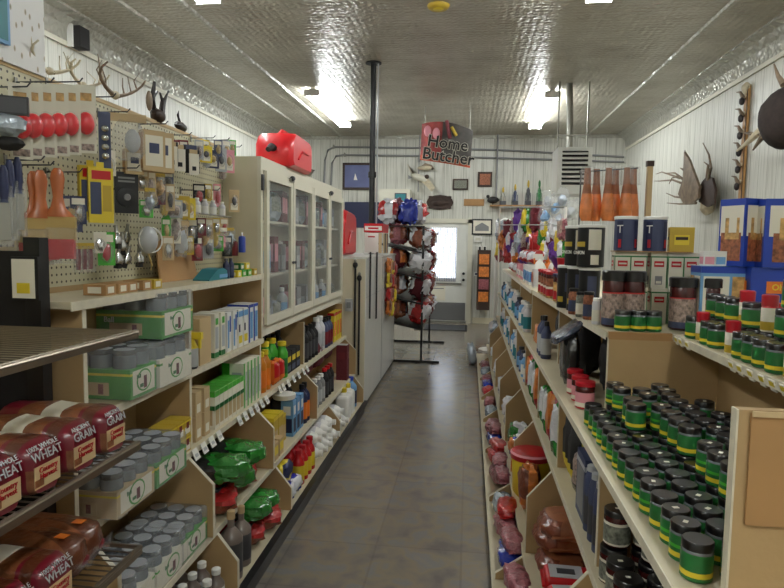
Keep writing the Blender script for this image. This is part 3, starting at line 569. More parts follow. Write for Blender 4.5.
put(dark, (.68, 2.9, g2), 'large black bag behind the red-lidded pink jars'); put(dark, (.63, 3.35, g2), 'black bag standing behind the leaning silver-topped bag')
thinb = bottle('bottle', .035, .25, 'slate', 'black', 'lgrey', neck=.4)
row(thinb, [Vector((.475, y, g2)) for y in (3.78, 3.88, 3.98)], 'tall slate bottle with black cap on the second right shelf, {o} from camera', 'tall slate bottles', sc=[.9, 1, .95])
put(bag('orange_bag', (.05,.08,.07), 'orangebag', None, 8), (.5, 4.25, g2), 'small orange bag beside the tall slate bottles')
put(dark, (.65, 4.2, g2), 'black bag at the back of the second right shelf behind slate bottles', sc=.9)
# beyond 4.8 second shelf: blue white bottles
bwb = bottle('shampoo_bottle', .04, .2, 'skyblue', 'white', 'white', neck=.5, sy=.7); gwb = bottle('shampoo_bottle', .04, .22, 'milk', 'white', 'teal', neck=.5, sy=.7); dkb = bottle('shampoo_bottle', .04, .18, 'slate', 'dgrey', 'skyblue', neck=.5, sy=.7)
kk = [(gwb, 'pale bottle with teal label'), (bwb, 'sky blue bottle with white label'), (dkb, 'slate bottle with blue label')]
for s_, (zz, xx, y0, nn, nm) in enumerate(((g2, .47, 4.92, 18, 'second'), (g3, .455, 4.65, 18, 'third'))):
    for i in range(nn):
        t, d_ = kk[(i//2+s_) % 3]; put(t, (xx+rr.uniform(0,.015), y0+i*.19, zz), '%s on the far %s right shelf, %s from camera' % (d_, nm, ORD[i]), 'toiletry bottles on the far right shelves', sc=rr.uniform(.9,1.15) if zz == g2 else rr.uniform(.9, 1.1))
# third shelf 1.98-4.55
put(carton('carton', .06, .16, .24, 'slate', [(.1,.1,.9,.8,'grey'), (0,.82,1,.9,'lgrey')]), (.47, 2.35, g3), 'tall slate grey carton on the third right shelf')
row(bottle('spray_can', .028, .24, 'slate', 'lgrey', 'dgrey', neck=.6, sh=.8), [Vector((.46, y, g3)) for y in (2.07, 2.15, 2.23)], 'slate grey spray can beside the salsa jars, {o} from camera', 'slate spray cans')
ybag = bag('yellow_bag', (.05,.08,.13), 'yellow', 'blackmatte', 9, ends=False)
row(ybag, [Vector((.49, y, g3)) for y in (2.62, 2.76)], 'yellow and black bag on the third right shelf, {o} from camera', 'yellow and black bags')
row(bag('dark_bag', (.05,.06,.1), 'bagdark', 'mixprint', 10, ends=False), [Vector((.49, y, g3)) for y in (2.5,)], 'dark printed pouch between the yellow bags and the slate carton', None)
gb = bag('green_pouch', (.04,.05,.11), 'baggreen', 'whitebag', 11, ends=False); rb_ = bag('red_pouch', (.04,.05,.11), 'bagred', 'orangebag', 12, ends=False)
for i in range(8):
    y = 2.97+i*.2; t, c = ((gb, 'green'), (rb_, 'red'), (gb, 'green'))[i % 3]
    put(t, (.46, y, g3), '%s pouch upright on the third right shelf, %s from camera' % (c, ORD[i]), 'upright pouches on the third right shelf', rz=rr.uniform(-10,10), sc=rr.uniform(.95,1.25))
for i in range(6): put(T('grape_bag', 'bag', MB().blob((0,0,.08),(.06,.07,.09),'fur' if i % 2 else 'maroon',12,9,.4,i)), (.6, 3.0+i*.28, g3), 'dark knobbly bag behind the upright pouches, %s from camera' % ORD[i], 'dark bags behind pouches')
# fourth shelf
g4 = RZ[4]+.001
tub = T('yellow_tub', 'tub', MB().lathe([(.075,0,'yellow'), (.09,.02,'yellow'), (.1,.2,'yellow'), (.095,.21,'yellow')], 20).box(-.103,-.098,-.01,.02,.12,.18,'amber'), [('lid', MB().lathe([(.105,.2,'redlid'), (.108,.225,'redlid'), (.1,.235,'pink'), (.06,.238,'redlid')], 20))])
put(tub, (.385, 3.56, g4), 'yellow plastic tub with a red lid on the fourth right shelf', sc=1.1)
put(bag('pretzel_bag', (.06,.1,.12), 'orangebag', 'brownbag', 13, ends=False), (.36, 3.36, g4), 'orange snack bag beside the yellow tub')
row(bag('clear_bag', (.08,.12,.05), 'silverbag', 'yellow', 14), [Vector((.4, y, g4)) for y in (3.02,)], 'silver and yellow bag lying in front of the yellow tub', None)
row(bag('bread_bag', (.12,.11,.05), 'conebrown', 'brownbag', 15, amp=.12, n=24, k=14), [Vector((.45, 2.7, g4)), Vector((.44, 2.74, g4+.1)), Vector((.45, 2.66, g4+.19))], 'brown bread bag under the third right shelf, {o} layer from the bottom', 'brown bread bags', rz=jit(8))
redpk = T('cookie_pack', 'packet', MB().rbox(0,0,0,.2,.13,.07,'red',.02).box(-.08,.05,-.05,.05,.07,.0715,'lgrey').box(-.05,.02,-.02,.02,.0715,.0725,'dgrey'), [('wrapper_end', MB().box(-.11,-.098,-.06,.06,.03,.04,'red'))])
row(redpk, [Vector((.42, y, g4)) for y in (2.1, 2.25, 2.4)], 'red packet with silver label on the low right shelf, {o} from camera', 'red packets with silver labels', rz=[2,-4,3])
row(redpk, [Vector((.43, y, g4+.075)) for y in (2.14, 2.29, 2.44)], 'red packet with silver label in the upper layer, {o} from camera', 'upper red packets with silver labels', rz=[-5,4,-2])
row(bag('white_bag', (.08,.11,.1), 'whitebag', 'baggreen', 16), [Vector((.38, y, g4)) for y in (4.28, 4.0)], 'white and green bag on the fourth right shelf, {o} from camera', 'white and green bags')
row(bag('blue_bag', (.05,.07,.06), 'bluebag', 'orangebag', 17), [Vector((.36, 3.85, g4)), Vector((.34, 3.9, g4+.1))], 'small blue bag on the fourth right shelf, {o} layer', 'small blue bags', rz=jit(30))
for i in range(11):
    c = ('silverbag','whitebag','baggreen','silverbag','mixprint')[i % 5]
    put(bag('soft_pack', (.085,.11,.09), c, 'whitebag', 20+i), (.39, [4.77,5.12,5.6,5.95,6.5,6.85,7.4,7.75,8.3,8.65,8.65][i], g4 if i < 10 else g4+.2), '%s soft pack on the far fourth right shelf, %s from camera' % ({'silverbag':'silver','whitebag':'white','baggreen':'green','mixprint':'brown'}[c], ORD[i]), 'soft packs on the far right shelf', rz=rr.uniform(-15,15))
# base shelf right
gb0 = RZ['b']+.001
for i in range(16):
    c, nm = (('pinkbag','pink'), ('bagred','red'), ('bluebag','blue'), ('pinkbag','pink'), ('silverbag','silver'))[i % 5]
    put(bag('candy_bag', (.06,.13,.045), c, None, 40+i), (.24, 2.2+i*.38, gb0), '%s crinkled bag on the lowest right shelf, %s from camera' % (nm, ORD[i]), 'crinkled bags on the lowest right shelf', rz=rr.uniform(-12,12))
    if i < 8: put(bag('candy_bag', (.055,.12,.035), ('bagred','pinkbag','pinkbag')[i % 3], None, 60+i), (.25, 2.28+i*.38, gb0+.075), '%s crinkled bag in the upper layer of lowest right shelf, %s from camera' % (('red','pink','pink')[i % 3], ORD[i]), 'upper crinkled bags on the lowest right shelf', rz=rr.uniform(-12,12))
put(bag('silver_sack', (.06,.2,.14), 'silverbag', None, 80, ends=False), (.1, 8.5, .0), 'silver plastic sack on the floor against the far right shelving', ry=-10)

# ------------------------------------------------------------------ left shelves
# Canning jar packs
def pack(nx, ny, lab, band, txt, h=.14, jr=.038):
    w, d_ = nx*jr*2+.006, ny*jr*2+.006; lh = h*.62
    mb = MB().cbox(0,0,0,w,d_,lh,lab)
    mb.box(-w/2-.0006, w/2+.0006, -d_/2-.0006, d_/2+.0006, lh*.78, lh*.86, band)
    for s_ in (-1, 1): mb.add([(s_*(w/2+.0009), q*d_, z*lh) for q, z in ((-.42,.1), (.42,.1), (.42,.92), (-.42,.92))], [(0,1,2,3)], 'paper')
    for s in (-1, 1):   # printed jar picture on a pale disc on the ends
        mb.lathe([(.0,0,'packgreen'), (min(d_,.12)*.42,0.0,'packgreen'), (min(d_,.12)*.42,.0012,'packgreen'), (.0,.0012,'packgreen')], 16, T=Matrix.Translation((s*w/2+(.001 if s > 0 else -.0022), 0, lh*.52)) @ Matrix.Rotation(pi/2, 4, 'Y') , sx=.8)
        mb.lathe([(.0,0,'paper'), (min(d_,.12)*.36,0.0,'paper'), (min(d_,.12)*.36,.0014,'paper'), (.0,.0014,'paper')], 16, T=Matrix.Translation((s*w/2+(.001 if s > 0 else -.0024), 0, lh*.52)) @ Matrix.Rotation(pi/2, 4, 'Y') , sx=.8)
        mb.box(s*w/2-.0034, s*w/2+.0034, -.004, .016, lh*.24, lh*.66, 'maroon'); mb.box(s*w/2-.0036, s*w/2+.0036, -.03, -.008, lh*.3, lh*.42, 'green')
    mb.box(-w*.3, w*.2, -d_/2-.0014, d_/2+.0014, lh*.12, lh*.55, 'tan'); mb.box(w*.05, w*.12, -d_/2-.002, d_/2+.002, lh*.16, lh*.5, 'darkred')
    ps = []
    jm = MB().lathe([(jr*.94,lh-.012,'glassjar'), (jr*.94,h-.03,'glassjar'), (jr*.84,h-.016,'glassjar')], 12).lathe([(jr*.93,h-.018,'zinc'), (jr*.93,h-.002,'zinc'), (jr*.86,h,'zinc'), (jr*.3,h-.001,'lgrey')], 12).mesh('jar')
    for i in range(nx):
        for j in range(ny): ps.append(('jar', jm, Matrix.Translation((-w/2+.003+jr+i*jr*2, -d_/2+.003+jr+j*jr*2, 0))))
    if txt: ps.append(('lettering', text('Ball', .03, 'white', bold=.01), face('-y', -w*.3, -d_/2-.003, lh*.66)))
    if txt: ps.append(('lettering', text('Ball', .02, 'green', bold=.01), face('+x', w/2+.004, -d_*.22, lh*.7)))
    ps.append(('shrink_wrap', MB().rbox(0,0,0,w+.01,d_+.01,h+.004,'wrap',.014)))
    return T('jar_pack', 'jars', mb, ps)
Z2, Z3, Z4, ZB = LZ[2]+.001, LZ[3]+.001, LZ[4]+.001, LZ['b']+.001
GP = 'shrink-wrapped packs of canning jars'
qa = pack(3, 2, 'packgreen', 'yellow', True, .17, .043); qb = pack(3, 3, 'paper', 'packgreen', True, .17, .043); qc = pack(3, 3, 'packgreen', 'yellow', True, .17, .043)
pg = pack(3, 3, 'packgreen', 'yellow', True); pw = pack(3, 3, 'paper', 'bgreen', True); py_ = pack(3, 3, 'tan', 'yellow', True)
put(qa, (-1.28, 2.07, Z2+.002), 'green pack of canning jars nearest the camera on the second left shelf', GP)
put(qb, (-1.27, 2.3, Z2+.002), 'white pack of canning jars right of the nearest green pack', GP)
put(qc, (-1.275, 2.33, Z2+.182), 'green pack of canning jars stacked highest, just under the wooden ledge', GP)
put(py_, (-1.2, 1.895, Z3+.002), 'pack of canning jars with tan and yellow sleeve, third left shelf', GP)
put(pg, (-1.2, 2.145, Z3+.002), 'green sleeved jar pack behind the tan sleeved one, third left shelf', GP)
put(pw, (-1.18, 1.85, Z4+.002), 'white sleeved jar pack nearest the camera on the fourth left shelf', GP)
put(pw, (-1.18, 2.1, Z4+.002), 'white sleeved jar pack, middle one on the fourth left shelf', GP)
put(pg, (-1.18, 2.36, Z4+.002), 'green sleeved jar pack against the divider on the fourth left shelf', GP)
put(pg, (-1.18, 1.97, Z4+.15), 'green sleeved jar pack stacked on two white ones, fourth left shelf', GP) if False else None
# second left shelf y 2.5-3.4
kraft = carton('carton', .15, .12, .21, 'tan', [(.1,.1,.9,.9,'tan')])
put(kraft, (-1.25, 2.66, Z2), 'tan carton beside the canning jar packs on the second left shelf')
wg = carton('carton', .12, .05, .21, 'paper', [(0,.0,1,.12,'green'), (.15,.2,.85,.7,'lgrey'), (.2,.75,.8,.9,'bgreen')]); wb = carton('carton', .12, .05, .2, 'white', [(.1,.1,.5,.8,'skyblue'), (.55,.5,.9,.9,'blue')])
wy = carton('carton', .12, .06, .2, 'white', [(.1,.1,.9,.3,'yellow'), (.1,.4,.4,.6,'navy'), (0,.8,1,.95,'skyblue')]); bl_ = carton('carton', .12, .07, .21, 'white', [(0,0,.3,1,'blue'), (.35,.1,.9,.8,'skyblue'), (0,.92,1,1,'blue')])
for i, (t, nm) in enumerate(((wg,'white and green'), (wg,'white and green'), (wb,'white and sky blue'), (wb,'white and sky blue'), (wy,'white carton with yellow panel,'), (wy,'white carton with yellow panel,'), (bl_,'blue-spined white'), (bl_,'blue-spined white'))):
    put(t, (-1.245, 2.81+i*.078, Z2), '%s box standing on the second left shelf, %s from camera' % (nm.replace(' carton with yellow panel,', ' and yellow'), ORD[i]), 'upright boxes on the second left shelf')
put(T('spray_bottle', 'bottle', MB().lathe([(.025,0,'dgrey'), (.03,.01,'dgrey'), (.03,.09,'lgrey'), (.012,.13,'yellow')], 12), [('trigger', MB().box(-.01,.05,-.012,.012,.13,.16,'yellow').box(.035,.045,-.006,.006,.09,.14,'yellow'))]), (-1.19, 2.545, Z2), 'small spray bottle with a yellow trigger before the tan carton')
# third left shelf
kb = carton('carton', .12, .06, .11, 'tan', [(.2,.15,.8,.5,'paper')])
for i, (y, z) in enumerate(((2.57,0), (2.66,0), (2.57,.112), (2.66,.112))): put(kb, (-1.23, y, Z3+z), 'tan carton with pale label on the third left shelf, %s %s' % (('nearer','farther')[i % 2], ('below','on top')[i//2]), 'tan cartons third left shelf')
gc = carton('carton', .12, .05, .18, 'paper', [(0,.85,1,1,'bgreen'), (.1,.1,.9,.5,'tan'), (0,.5,1,.62,'green')], top='bgreen'); gc2 = carton('carton', .12, .05, .24, 'paper', [(0,0,.35,1,'bgreen'), (.45,.15,.9,.8,'lgrey')])
for i in range(12):
    put(gc if i < 7 else gc2, (-1.225, 2.76+i*.054, Z3), '%s white and green carton on the third left shelf, %s from camera' % (('short','tall')[i >= 7], ORD[i]), 'white and green cartons on the third left shelf')
yrb = carton('tea_box', .09, .06, .07, 'gold', [(.1,.1,.9,.5,'paper'), (.3,.4,.7,.9,'darkred'), (0,.8,1,.9,'yellow')])
for i in range(6): put(yrb, (-1.2, 2.3+(i % 3)*.064, Z3+(i//3)*.072), 'small yellow and red box past the jar packs, %s %s' % (ORD[i % 3], ('lower','upper')[i//3]), 'small yellow and red boxes')
# third shelf under cabinet (z .75, y 3.4-5.7)
amber = bottle('oil_bottle', .035, .24, 'amber', 'yellow', 'orange', neck=.5); greenb = bottle('cleaner_bottle', .042, .25, 'bgreen', 'yellow', 'green', neck=.6); darkbt = bottle('oil_bottle', .04, .26, 'blackmatte', 'black', 'dgrey', neck=.4)
row(amber, [Vector((-1.2, y, Z3)) for y in (3.48, 3.56)], 'amber bottle with yellow cap under the cabinet, {o} from camera', 'amber bottles')
row(bag('orange_pack', (.04,.05,.07), 'orange', 'red', 90, ends=False), [Vector((-1.19, y, Z3)) for y in (3.68, 3.78)], 'orange and red pack under the cabinet, {o} from camera', 'orange packs')
row(greenb, [Vector((-1.26, y, Z3)) for y in (3.72, 3.86)]+[Vector((-1.2, 3.9, Z3))], 'green bottle with yellow cap under the cabinet, {o} from camera', 'green bottles under the cabinet', sc=[1.05, 1.05, .95])
ynb = carton('bag_roll_box', .07, .1, .15, 'blackmatte', [(.1,.5,.9,.75,'yellow'), (.1,.1,.9,.35,'slate')])
row(ynb, [Vector((-1.22, y, Z3)) for y in (4.02, 4.13, 4.24)], 'black carton with yellow lettering band under the cabinet, {o} from camera', 'black and yellow cartons')
row(darkbt, [Vector((-1.31, 3.5+k*.11, Z3)) for k in range(7)], 'black bottle in the back row under the cabinet, {o} from camera', 'black bottles back row', sc=[1.05, 1.1, 1.0])
row(darkbt, [Vector((-1.2, y, Z3)) for y in (4.43, 4.53, 4.63, 4.73)], 'black bottle in the front row past the cabinet divider, {o} from camera', 'black bottles front row')
row(bottle('cleaner_bottle', .045, .28, 'milk', 'white', 'lgrey', neck=.5), [Vector((-1.21, y, Z3)) for y in (4.86, 4.98)], 'white bottle with grey label beside black bottles under the cabinet, {o} from camera', 'white bottles under the cabinet')
row(bottle('oil_bottle', .04, .25, 'slate', 'black', 'darkred', neck=.5), [Vector((-1.2, y, Z3)) for y in (5.08, 5.17, 5.26)], 'slate bottle with dark red label under the cabinet, {o} from camera', 'slate bottles under the cabinet')
row(carton('carton', .06, .09, .26, 'yellow', [(.1,.2,.9,.7,'orange'), (0,.9,1,1,'red')]), [Vector((-1.2, y, Z3)) for y in (5.4, 5.52, 5.63)], 'tall yellow carton at the far end under the cabinet, {o} from camera', 'tall yellow cartons')
# fourth left shelf (z .39)
bkbag = T('charcoal_bag', 'bag', MB().blob((0,0,.06),(.19,.1,.055),'bagdark',26,14,.2,2,.7, bands=lambda u, v: 'baggreen' if (v < .2 or v > .8) else 'bagdark').blob((.12,0,.07),(.1,.088,.05),'baggreen',20,12,.28,7,.75, None, None, 2.2))
put(bkbag, (-1.2, 2.66, Z4+.14), 'dark and green bag lying uppermost at the near left low shelf', rz=8); put(bkbag, (-1.21, 2.92, Z4+.13), 'dark and green bag lying uppermost next to the hexagonal divider', rz=-6)
put(bkbag, (-1.19, 2.8, Z4+.06), 'dark and green bag squeezed in the middle of the low left shelf', rz=4, sc=.85)
rdb = T('red_rice_bag', 'bag', MB().blob((0,0,.055),(.17,.11,.055),'bagred',24,12,.25,9,.7, bands=lambda u, v: 'bagred' if u > .45 else 'brownbag').box(.06,.1,-.05,.05,.1,.108,'dgrey').box(.04,.055,-.05,.05,.1,.109,'white'))
put(rdb, (-1.2, 2.66, Z4), 'red bag lying under dark green bags, nearest on the fourth left shelf'); put(rdb, (-1.22, 2.98, Z4), 'red bag under dark green bags, farther on the fourth left shelf')
ybx = carton('snack_carton', .11, .09, .2, 'gold', [(.1,.1,.9,.6,'tan'), (0,.9,1,1,'yellow')], top='yellow')
row(ybx, [Vector((-1.17, y, Z4)) for y in (3.4, 3.5, 3.6, 3.7)], 'yellow carton on the fourth left shelf, {o} from camera', 'yellow cartons fourth left shelf', sc=[.8, 1.05, 1.05, .85])
row(carton('snack_carton', .07, .08, .1, 'tan', [(.1,.3,.9,.8,'yellow')]), [Vector((-1.1, y, Z4)) for y in (3.36, 3.46)], 'small tan and yellow carton in front of the yellow cartons, {o} from camera', 'small tan cartons')
blc = carton('detergent_carton', .08, .07, .23, 'skyblue', [(.1,.1,.9,.5,'navy'), (.2,.6,.8,.85,'white')])
row(blc, [Vector((-1.13, y, Z4)) for y in (3.82, 3.91, 4.0)], 'blue and white carton on the fourth left shelf, {o} from camera', 'blue cartons fourth left shelf')
row(bottle('bottle', .04, .27, 'navy', 'black', 'orange', neck=.4), [Vector((-1.12, y, Z4)) for y in (4.1, 4.18)], 'navy bottle with orange label on the fourth left shelf, {o} from camera', 'navy bottles')
row(bottle('bottle', .04, .3, 'blackmatte', 'black', 'dgrey', neck=.4), [Vector((-1.22, y, Z4)) for y in (3.85, 3.97, 4.1)], 'tall black bottle behind the blue cartons, {o} from camera', 'tall black bottles')
put(T('lid_stack', 'lid', MB().lathe([(.07,0,'dgrey'), (.075,.01,'white'), (.075,.03,'white'), (.06,.035,'white')], 18)), (-1.16, 3.82, Z4+.24), 'round white lid lying on the blue cartons')
row(bottle('bottle', .035, .22, 'grey', 'white', 'lgrey', neck=.5), [Vector((-1.13, y, Z4)) for y in (4.3, 4.4, 4.5, 4.6, 4.7)], 'grey bottle with white cap past the low divider, {o} from camera', 'grey bottles white caps')
row(bottle('bottle', .035, .24, 'blackmatte', 'red', 'dgrey', neck=.5), [Vector((-1.13, y, Z4)) for y in (4.82, 4.92, 5.02)], 'dark bottle with red cap past the low divider, {o} from camera', 'dark bottles red caps')
cush = T('folded_cushion', 'cushion', MB().blob((0,0,.06),(.1,.17,.06),'maroon',16,10,.15,3,.6))
for i, (y, z) in enumerate(((4.55, .23), (4.9, .23), (5.2, .24), (4.8, .33))): put(cush, (-1.27, y, Z4+z-.22+.02 if False else Z4+.0+(z-.0)), 'maroon padded roll lying above the grey bottles, %s' % ('nearest','middle','farthest','topmost')[i], 'maroon padded rolls', rz=5-3*i)
put(carton('maroon_case', .1, .1, .32, 'maroon', [(.2,.6,.8,.8,'darkred')], top='lgrey'), (-1.12, 5.5, Z4), 'tall maroon case with grey top at the far end of left shelving')
# base left
wcb = bottle('water_bottle', .035, .16, 'jug', 'white', 'milk', neck=.5, sh=.6, cr=.019, capm=.14)
n_ = 0
for i, (x, y) in enumerate(((-1.01,2.1), (-1.01,2.19), (-1.01,2.28), (-1.01,2.37), (-1.09,2.14), (-1.09,2.23), (-1.09,2.32), (-1.09,2.41), (-1.17,2.18), (-1.17,2.28), (-1.17,2.38), (-1.01,2.01))): put(wcb, (x, y, ZB), 'small grey bottle with white cap on the lowest left shelf, %s of the cluster' % ORD[i], 'small white-capped bottles')
jugt = bottle('drink_jug', .055, .33, 'jug', 'tan', 'dgrey', neck=.3, sh=.6)
row(jugt, [Vector((-1.03, y, ZB)) for y in (2.585, 2.71)]+[Vector((-1.15, 2.6, ZB))], 'tall dark grey jug with pale cap on the lowest left shelf, {o} from camera', 'tall dark jugs', sc=[.95, .85, .82])
put(bkbag, (-1.16, 2.93, ZB+.11), 'dark and green bag on the lowest left shelf, nearer', rz=5, sc=.9); put(bkbag, (-1.14, 3.08, ZB+.11), 'dark and green bag on the lowest left shelf, farther', rz=-5, sc=.8)
put(rdb, (-1.13, 2.92, ZB), 'red bag at the bottom of the lowest left shelf, nearer', sc=.85); put(rdb, (-1.1, 3.1, ZB), 'red bag at the bottom of the lowest left shelf, farther', sc=.85)
put(bag('blue_pouch', (.06,.08,.05), 'bluebag', 'whitebag', 92), (-1.04, 3.42, ZB), 'blue pouch past the lowest divider on the left base', rz=20); put(bag('blue_pouch', (.06,.08,.05), 'bluebag', 'whitebag', 93), (-1.04, 3.56, ZB), 'blue pouch, farther one beside the yellow pouch', rz=-10)
put(bag('yellow_pouch', (.06,.09,.06), 'yellow', 'navy', 94), (-1.08, 3.5, ZB+.09), 'yellow pouch lying on the blue pouches')
rcb = bottle('ketchup_bottle', .035, .2, 'red', 'redlid', 'yellow', neck=.5, sh=.62)
i = 0
for x in (-1.03, -1.11, -1.19):
    for y in (3.7, 3.79, 3.88, 3.97): put(rcb, (x, y, ZB), 'red squeeze bottle on the lowest left shelf, %s from camera in %s row' % (ORD[round((y-3.7)/.09)], ('front','middle','back')[round((-1.03-x)/.08)]), 'red squeeze bottles', sc=1.1)
wj = T('bleach_jug', 'jug', MB().rbox(0,0,0,.1,.15,.17,'white',.025).lathe([(.04,.16,'white'), (.02,.2,'white'), (.02,.22,'white')], 12), [('handle', MB().tube([(0,-.02,.2), (0,.05,.2), (0,.075,.15), (0,.075,.08)], .012, 'white')), ('cap', MB().lathe([(.024,.215,'white'), (.024,.24,'white')], 12)), ('label', MB().box(.0495,.051,-.05,.05,.03,.1,'red').box(.051,.0515,-.03,.03,.05,.08,'navy'))])
lyb = T('white_bottle', 'bottle', MB().lathe([(.035,0,'white'), (.05,.012,'white'), (.05,.17,'milk'), (.03,.21,'white'), (.018,.22,'white')], 14, T=Matrix.Rotation(radians(90), 4, 'Y') @ Matrix.Translation((0,0,-.12))), [('cap', MB().lathe([(.022,.218,'white'), (.022,.245,'white')], 12, T=Matrix.Rotation(radians(90), 4, 'Y') @ Matrix.Translation((0,0,-.12)))), ('label', MB().lathe([(.0506,.05,'white'), (.0508,.052,'red'), (.0508,.08,'red'), (.0508,.12,'lgrey'), (.0506,.122,'white')], 14, T=Matrix.Rotation(radians(90), 4, 'Y') @ Matrix.Translation((0,0,-.12))))])
for L_ in range(2):
    for i in range(9 if L_ == 0 else 8):
        put(lyb, (-1.1+.012*((i*7) % 3)-.02*L_, 4.12+i*.104+.052*L_, ZB+.051+L_*.09), 'white bottle lying on its side low on the left, %s layer, %s from camera' % (('lower','upper')[L_], ORD[i]), 'white bottles lying on their sides', rx=30*i)
yc = T('bleach_jug', 'jug', MB().rbox(0,0,0,.12,.16,.2,'white',.03).lathe([(.05,.19,'white'), (.025,.23,'white')], 12), [('cap', MB().lathe([(.03,.225,'yellow'), (.03,.26,'yellow')], 12)), ('handle', MB().tube([(0,-.02,.22), (0,.06,.22), (0,.08,.15)], .014, 'white'))])
put(yc, (-1.05, 5.2, ZB), 'white jug with yellow cap and plain side, nearer one'); put(yc, (-1.05, 5.38, ZB), 'white jug with yellow cap and plain side, farther one')
put(bottle('blue_jug', .06, .28, 'skyblue', 'blue', 'navy', neck=.4), (-1.06, 5.58, ZB), 'large blue jug at the far end of the lowest left shelf')
# goods on the lowest shelf stacked on the white jugs

# ------------------------------------------------------------------ bread rack, front left
RKX, RKY = -.94, 1.66
def wire_shelf(z):
    mb = MB().tube([(RKX,.5,z), (RKX,RKY,z)], .008, 'wire').tube([(-1.4,RKY,z), (RKX,RKY,z)], .005, 'wire').tube([(-1.4,.5,z), (-1.4,RKY,z)], .006, 'wire')
    y = .52
    while y < RKY: mb.tube([(-1.4,y,z+.006), (RKX,y,z+.006)], .0022, 'wire', 5); y += .026
    return mb
one('bread_rack', 'rack', 'dark metal rack with wire shelves holding bread at front left', None,
    [('post', MB().box(-1.27,-1.22,RKY-.02,RKY+.02,0,1.64,'black')), ('post', MB().box(-1.41,-1.38,.5,.53,0,1.64,'black')), ('side_panel', MB().box(-1.41,-1.27,RKY-.005,RKY+.01,0,1.6,'blackmatte')),
     ('wire_shelf', wire_shelf(1.375)), ('wire_shelf', wire_shelf(1.05)), ('wire_shelf', wire_shelf(.735)),
     ('shelf_lip', MB().box(RKX,RKX+.006,.5,RKY,1.03,1.056,'wire')), ('shelf_lip', MB().box(RKX,RKX+.006,.5,RKY,.715,.741,'wire')), ('shelf_lip', MB().box(RKX,RKX+.006,.5,RKY,1.357,1.381,'wire'))])
one('framed_notice', 'sign', 'small framed white card hanging on the black rack post', MB().box(-1.3,-1.215,RKY-.035,RKY-.022,1.46,1.585,'black').box(-1.295,-1.225,RKY-.037,RKY-.035,1.466,1.578,'paper').box(-1.28,-1.24,RKY-.038,RKY-.037,1.48,1.51,'yellow'))
def loaf(word, sub):
    W, Hh, Ln = .115, .115, .31; mb = MB(); xs = [(-Ln, .6, -.0), (-Ln+.02, .92, 0), (-Ln*.75, 1, 0), (-Ln*.55, 1.02, 0), (-Ln*.38, .99, 0), (-Ln*.22, 1.02, 0), (-.06, 1.0, 0), (-.03, .97, 0), (-.012, .86, 0), (0, .66, 0)]
    cs = []
    for k in range(20):
        a = 2*pi*k/20; c, s_ = cos(a), sin(a); px = math.copysign(abs(c)**.55, c)*W/2; pz = math.copysign(abs(s_)**(.6 if s_ > 0 else .35), s_)*Hh/2
        cs.append((px, pz))
    vs = []; fs = []; ms = []
    for x, s_, _ in xs:
        for k, (px, pz) in enumerate(cs): vs.append((x, px*s_, Hh/2+pz*(s_ if pz > 0 else 1)+.002*sin(9*x*30+k)))
    bands = ['wine', 'wine', 'bread', 'paper', 'bread', 'wine', 'crust', 'wine', 'wine']
    for i in range(len(xs)-1):
        for k in range(20):
            m = bands[i]
            if k >= 10: m = 'wine' if i in (0,1,3,6,7) else ('crust' if i % 2 else 'bread')
            fs.append((i*20+k, i*20+(k+1) % 20, (i+1)*20+(k+1) % 20, (i+1)*20+k)); ms.append(m)
    fs.append(tuple(range((len(xs)-1)*20, len(xs)*20))); ms.append('wine'); fs.append(tuple(range(20))[::-1]); ms.append('wine')
    mb.add(vs, fs, ms, True)
    ps = [('label', MB().box(0, .0015, -.04, .042, .014, .062, 'tan').box(.0015,.002,-.04,-.012,.018,.034,'bread')),
          ('lettering', text(word, .027, 'lgrey', bold=.01), face('+x', .003, .0, .083, 18)),
          ('lettering', text(sub, .016, 'lgrey'), face('+x', -.001, -.01, .103, 35)),
          ('lettering', text('Country', .017, 'redlid', bold=.01), face('+x', .003, .002, .052)), ('lettering', text('Harvest', .017, 'redlid', bold=.01), face('+x', .003, .002, .038))]
    return T('bread_loaf', 'bread', mb, ps)
wl, gl = loaf('WHEAT', '100% WHOLE'), loaf('GRAIN', 'ANCIENT')
BL = 'wrapped bread loaves on the rack'
row(wl, [Vector((RKX-.01, 1.28, 1.06)), Vector((RKX-.01, 1.15, 1.06)), Vector((RKX-.01, 1.02, 1.06))], 'loaf in wine wrapper lettered WHEAT on the upper wire shelf, {o} leftward', BL, sc=1.06)
put(gl, (RKX-.01, 1.42, 1.06), 'loaf in wine wrapper lettered GRAIN, middle of the upper wire shelf', BL, sc=1.06); put(gl, (RKX-.01, 1.56, 1.06), 'loaf in wine wrapper lettered GRAIN, far end of the upper wire shelf', BL, sc=1.06)
row(wl, [Vector((RKX-.03, y, .745)) for y in (1.34, 1.2)], 'loaf in wine wrapper on the lower wire shelf, {o} leftward', BL, sc=1.06)
tl = T('bread_loaf', 'bread', MB().blob((-.15,0,.06),(.16,.065,.06),'bread',18,12,.08,4,.6, bands=lambda u, v: 'crust' if v < .06 or v > .94 else 'bread').add([(0,-.03,.05), (.03,-.05,.08), (.045,0,.05), (.03,.04,.08), (0,.03,.05)], [(0,1,2), (0,2,4), (2,3,4)], 'bagclear'), [('price_sticker', MB().box(-.06,-.03,-.012,.012,.1185,.12,'orange')), ('label', MB().blob((.004,.02,.05),(.006,.02,.014),'darkred',10,6))])
put(tl, (RKX-.06, 1.53, .745), 'brown loaf in clear wrapper with orange sticker, lower wire shelf', BL); put(tl, (RKX-.05, 1.44, .745), 'brown loaf lying on top of others, lower wire shelf', BL, rz=-6)

